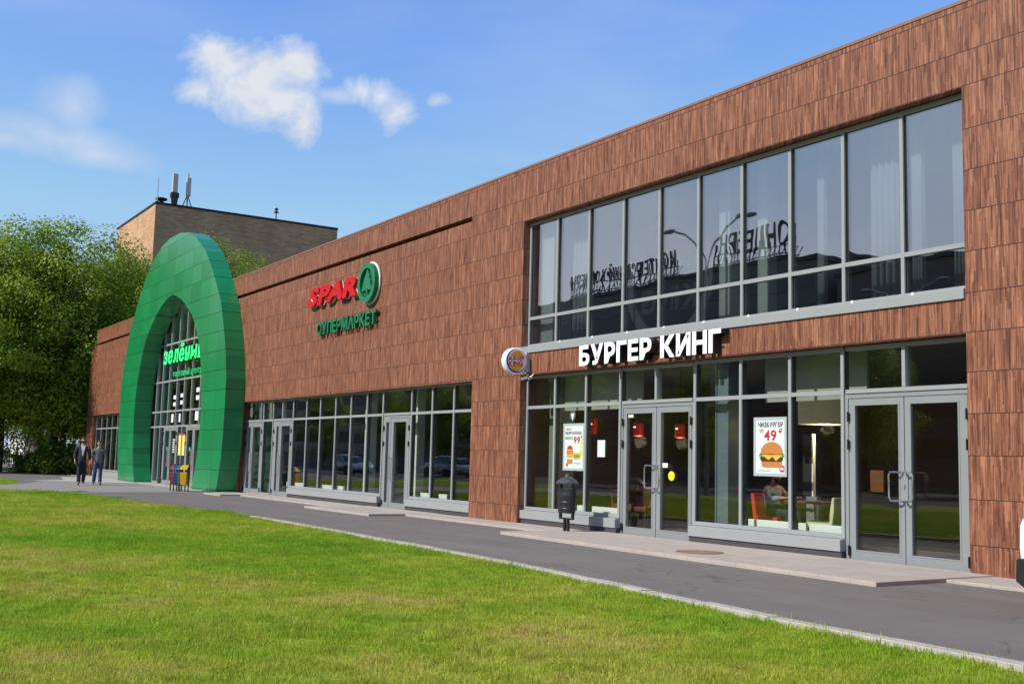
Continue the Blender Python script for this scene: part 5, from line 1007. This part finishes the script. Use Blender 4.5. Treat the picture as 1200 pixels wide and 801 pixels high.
def tree(x, y, label, kind, s=1.0, rz=0.0, group=None, name='maple_tree', sz=1.0):
    t = empty(name, (x, y, 0), label, 'tree', group, rz); t.scale = (s, s, s * sz)
    tm, cm = PROTO[kind]; o = bpy.data.objects.new('trunk', tm); COL.objects.link(o); o.parent = t; o = bpy.data.objects.new('crown', cm); COL.objects.link(o); o.parent = t; return t
for kind, (sd_, H, rw, zl, nc) in {'a': (3, 15, 4.5, .9, 175), 'b': (8, 14.5, 4.1, 1.2, 160), 'c': (21, 13.5, 4.7, 1.3, 165)}.items():
    mb, me = tree_mesh(sd_, H, rw, zl, nc, 300); o = mb.build('trunk', M_BARK, smooth=True); PROTO[kind] = (o.data, me); bpy.data.objects.remove(o)
GL = 'leafy trees left of the building'; GB = 'trees behind the building'
tree(-67.5, 6.2, 'leafy maple cut by the left picture edge', 'c', 1.03, .5, GL); tree(-68.5, 9.3, 'tall leafy maple standing at the end of the building, left one', 'a', 1.03, 1.9, GL); tree(-66.8, 12.0, 'tall leafy maple closest to the brown wall corner', 'b', 1.05, 3.4, GL)
tree(-72, 16.3, 'leafy maple below the sunlit brick wall', 'c', 1.05, 4.0, GB); tree(-72, 19.3, 'leafy maple behind the top left of the green arch', 'a', 1.0, 2.6, GB); tree(-69, 21.6, 'leafy maple peeking over the right of the arch top', 'b', 1.07, 5.2, GB); tree(-70, 24.6, 'lower leafy maple between the arch and the parapet', 'c', 1.02, .9, GB); tree(-78, 3.0, 'leafy maple beyond the path at the far left', 'a', .95, .3, GL)
tree(-122, 12.5, 'distant maple closing the view left of the shed', 'a', 1.0, 2.9, GL); tree(-128, 20.5, 'distant maple closing the view above the shed', 'c', 1.1, 4.1, GL); tree(-132, 28, 'distant maple right of the shed', 'b', 1.1, 1.1, GL); tree(-76, 14.2, 'leafy maple between the panel and the brick block', 'b', 1.0, 4.4, GL)
tree(-84, 9.0, 'dark maple behind the pale shed at the far left', 'b', 1.0, 2.2, GL); tree(-110, 24, 'distant maple between the shed and the brick block', 'c', 1.1, 2.2, GL)
for i, (x, y, k, s) in enumerate([(-30, -24, 'a', .62), (-42, -25, 'c', .72), (-55, -23.5, 'b', .60), (-72, -25, 'a', .7), (-90, -24, 'c', .7), (-104, -26, 'b', .66), (-17, -25, 'b', .62), (-120, -25, 'a', .7)]):
    tree(x, y, 'street tree mirrored dark in the shop windows', k, s, i * 1.3, 'street trees across the road')
def bush_mesh(seed):
    rng = np.random.default_rng(seed); V = []
    for c in range(16):
        a = rng.uniform(0, 6.28); q = rng.uniform(0, .8); cx, cy, cz, r = math.cos(a) * q, math.sin(a) * q * .8, rng.uniform(.15, .75), rng.uniform(.25, .5); n = 150; d = rng.normal(size=(n, 3)); d /= np.linalg.norm(d, axis=1)[:, None]; p = d * (rng.random(n) ** .4)[:, None] * r + [cx, cy, cz]; p[:, 2] = np.abs(p[:, 2]); nrm = d + [0, 0, .8] + rng.normal(size=(n, 3)) * .5; nrm /= np.linalg.norm(nrm, axis=1)[:, None]; t = np.cross(nrm, rng.normal(size=(n, 3))); t /= np.linalg.norm(t, axis=1)[:, None]; b = np.cross(nrm, t); s = .11 * rng.uniform(.6, 1.3, n)[:, None]; V.append(np.stack([p - t * s * .6, p + b * s * .35, p + t * s * .7, p - b * s * .35], 1))
    V = np.concatenate(V).reshape(-1, 3); n = len(V) // 4; me = bpy.data.meshes.new('foliage'); me.from_pydata([tuple(v) for v in V], [], [(4 * i, 4 * i + 1, 4 * i + 2, 4 * i + 3) for i in range(n)]); me.materials.append(M_LEAF2); return me
BM = [bush_mesh(s) for s in (1, 2, 3)]
for i, (x, y, s, lab) in enumerate([(-63.9, 11.2, 1.35, 'low green bush right beside the wall corner'), (-65.2, 12.3, 1.7, 'taller green bush behind the walking men'), (-66.5, 10.7, 1.3, 'rounded green bush under the left maple'), (-70, 11.6, 1.2, 'sunlit small bush beside the leaning panel'), (-73, 12.6, 1.2, 'dark bush by the metal railing'), (-64.5, 12.6, 2.0, 'tall green bush covering the end of the wall'), (-68, 12.2, 1.6, 'dense green bush around the maple trunk')]):
    b = empty('bush', (x, y, 0), lab, 'bush', 'bushes at the end of the building', i * 1.1); b.scale = (s, s, s * .95); o = bpy.data.objects.new('foliage', BM[i % 3]); COL.objects.link(o); o.parent = b
    st = MB()
    for k in range(5): st.tube([(0, 0, 0), (math.cos(k * 1.3) * .35, math.sin(k * 1.3) * .3, .55)], [.02, .008], 5)
    o = st.build('stem', M_BARK); o.parent = b

# ================================================================== FAR LEFT BACKGROUND
sh = empty('shed', (-103.4, 16.2, 0), 'low white shed beyond the trees with a grey end wall', 'shed'); MB().box(-107, -100, 15.6, 18.2, 0, 2.3).build('wall', plain("white shed wall", (.72, .72, .68), .8, 0, .12, 1), sh); MB().hexa([(-107.2, 15.4, 2.302), (-99.8, 15.4, 2.302), (-99.8, 18.4, 2.302), (-107.2, 18.4, 2.302)], [(-107.2, 15.4, 2.4), (-99.8, 15.4, 2.4), (-99.8, 18.4, 2.75), (-107.2, 18.4, 2.75)]).build('roof', plain("rusty roof", (.30, .19, .11), .8), sh); MB().box(-104, -103, 15.57, 15.598, 0.02, 2.0).build('door', M_PLINTH, sh)
pnl = empty('fence_panel', (-86, 14.9, 0), 'grey green metal panel leaning between the trunks', 'panel'); MB().hexa([(-86, 14.3, 0), (-85.9, 14.3, 0), (-85.9, 15.2, 0), (-86, 15.2, 0)], [(-86.5, 14.3, 2.3), (-86.4, 14.3, 2.3), (-86.4, 15.2, 2.3), (-86.5, 15.2, 2.3)]).build('sheet', plain("grey green sheet", (.20, .24, .22), .5, .2), pnl); MB().tube([(-86.9, 14.75, 0), (-86.3, 14.75, 1.6)], .04, 6).build('prop', M_GAL, pnl)
def picket(x, y0, y1, label):
    f = empty('picket_fence', (x, y0, 0), label, 'fence'); mb = MB(); y = y0; k = 0
    while y < y1: mb.box(x - .02, x + .02, y, y + .07, .05, .95 + .12 * (k % 2)); y += .16; k += 1
    mb.box(x + .021, x + .05, y0, y1, .25, .33); mb.box(x + .021, x + .05, y0, y1, .75, .83); mb.build('pickets', M_BLACK, f)
picket(-96, 7, 14.9, 'low black picket fence in front of the white shed')
def railing():
    f = empty('railing', (-90, 14, 0), 'thin grey metal railing near the shed', 'railing')
    for k in range(5): MB().tube([(-90, 14.0 + k * .7, 0), (-90, 14.0 + k * .7, .95)], .03, 6).build('post', M_GAL, f)
    for z in (.35, .65, .95): MB().tube([(-90, 14, z), (-90, 16.8, z)], .022, 6).build('rail', M_GAL, f)
railing()

# ================================================================== ACROSS THE STREET (seen mirrored in the glass)
def opposite():
    M_F = plain("dark facade across street", (.15, .13, .105), .8, 0, .2, .3); M_F2 = plain("brick facade across street", (.13, .10, .08), .8, 0, .2, .3); M_W = plain("dark window across street", (.02, .025, .03), .15)
    for x0, x1, h, m, lab in ((-420, -66, 20.2, M_F, 'long dark block with roof lettering mirrored in upper windows'), (-64.5, -30, 18.0, M_F2, 'lower plain block mirrored in the right upper windows'), (-29, 40, 10.5, M_F, 'low plain block mirrored behind the double doors')):
        b = empty('street_block', ((x0 + x1) / 2, -48, 0), lab, 'building'); mb = MB(); mb.box(x0, x1, -62, -48, 0, h); mb.build('wall', m, b); MB().box(x0 - .2, x1 + .2, -62.2, -47.8, h + .002, h + .35).build('roof_edge', M_BLACK, b)
        wv = MB(); x = x0 + 2; nw = 0
        rows = [z for z in np.arange(2, h - 2, 3.1)]
        for z in rows[:6]:
            wv.box(x0 + 1, x1 - 1, -47.995, -47.94, z, z + 1.5)
            wv.build('window', M_W, b); wv = MB()
    mt = plain("sign scaffold", (.02, .02, .022), .6)
    for x0, x1, lab in ((-106, -85, 'left rooftop letter scaffold mirrored in the upper windows'), (-80, -69, 'right rooftop letter scaffold mirrored in the upper windows')):
        s = empty('rooftop_scaffold', ((x0 + x1) / 2, -49, 20.5), lab, 'scaffold'); f = MB(); x = x0
        while x < x1: f.box(x, x + .10, -49.1, -49, 20.5, 22.2 + random.uniform(-.3, 1.2)); f.tube([(x, -49.05, 20.5), (x + .7, -49.3, 21.9)], .04, 5); x += random.uniform(.45, .95)
        f.box(x0, x1, -49.1, -49.02, 21.0, 21.1); f.box(x0, x1, -49.1, -49.02, 21.9, 22.0); f.build('frame', mt, s)
        word, hh = (('КОНДИТЕРСКИЙ КОНЦЕРН', 1.55) if x0 < -100 else ('КОНЦЕРН', 2.2))
        l = MB(); text_into(l, word, hh, .15, lambda p_, q_, d: (x1 - .3 - p_, -48.85 + d, 21.9 + q_), width=x1 - x0 - .6, bold=.012, gap=.28)
        l.build('strokes', mt, s)
opposite()
def street_lamp(x, y, H, label):
    l = empty('street_lamp', (x, y, 0), label, 'street lamp'); MB().tube([(x, y, 0), (x, y, H * .8)], [.11, .07], 10).build('pole', M_GAL, l)
    for s_ in (-1, 1):
        pts = [(x + s_ * 2.6 * (1 - math.cos(t)) / 1.0, y, H * .8 + (H * .2) * math.sin(t)) for t in (0, .35, .7, 1.05, 1.35)]; MB().tube(pts, .045, 8).build('arm', M_GAL, l); e = pts[-1]
        MB().lathe([(.05, -.05), (.17, 0), (.15, .10), (.03, .14)], (e[0] + s_ * .35, y, e[2]), 14, 2.6, 1).build('lamp_head', plain("lamp head grey", (.2, .2, .21), .4), l, smooth=True)
street_lamp(-37.0, -8.0, 12.4, 'double armed street lamp mirrored in the upper windows'); street_lamp(-35.8, -20.5, 10.8, 'double armed street lamp mirrored low in the right upper window')
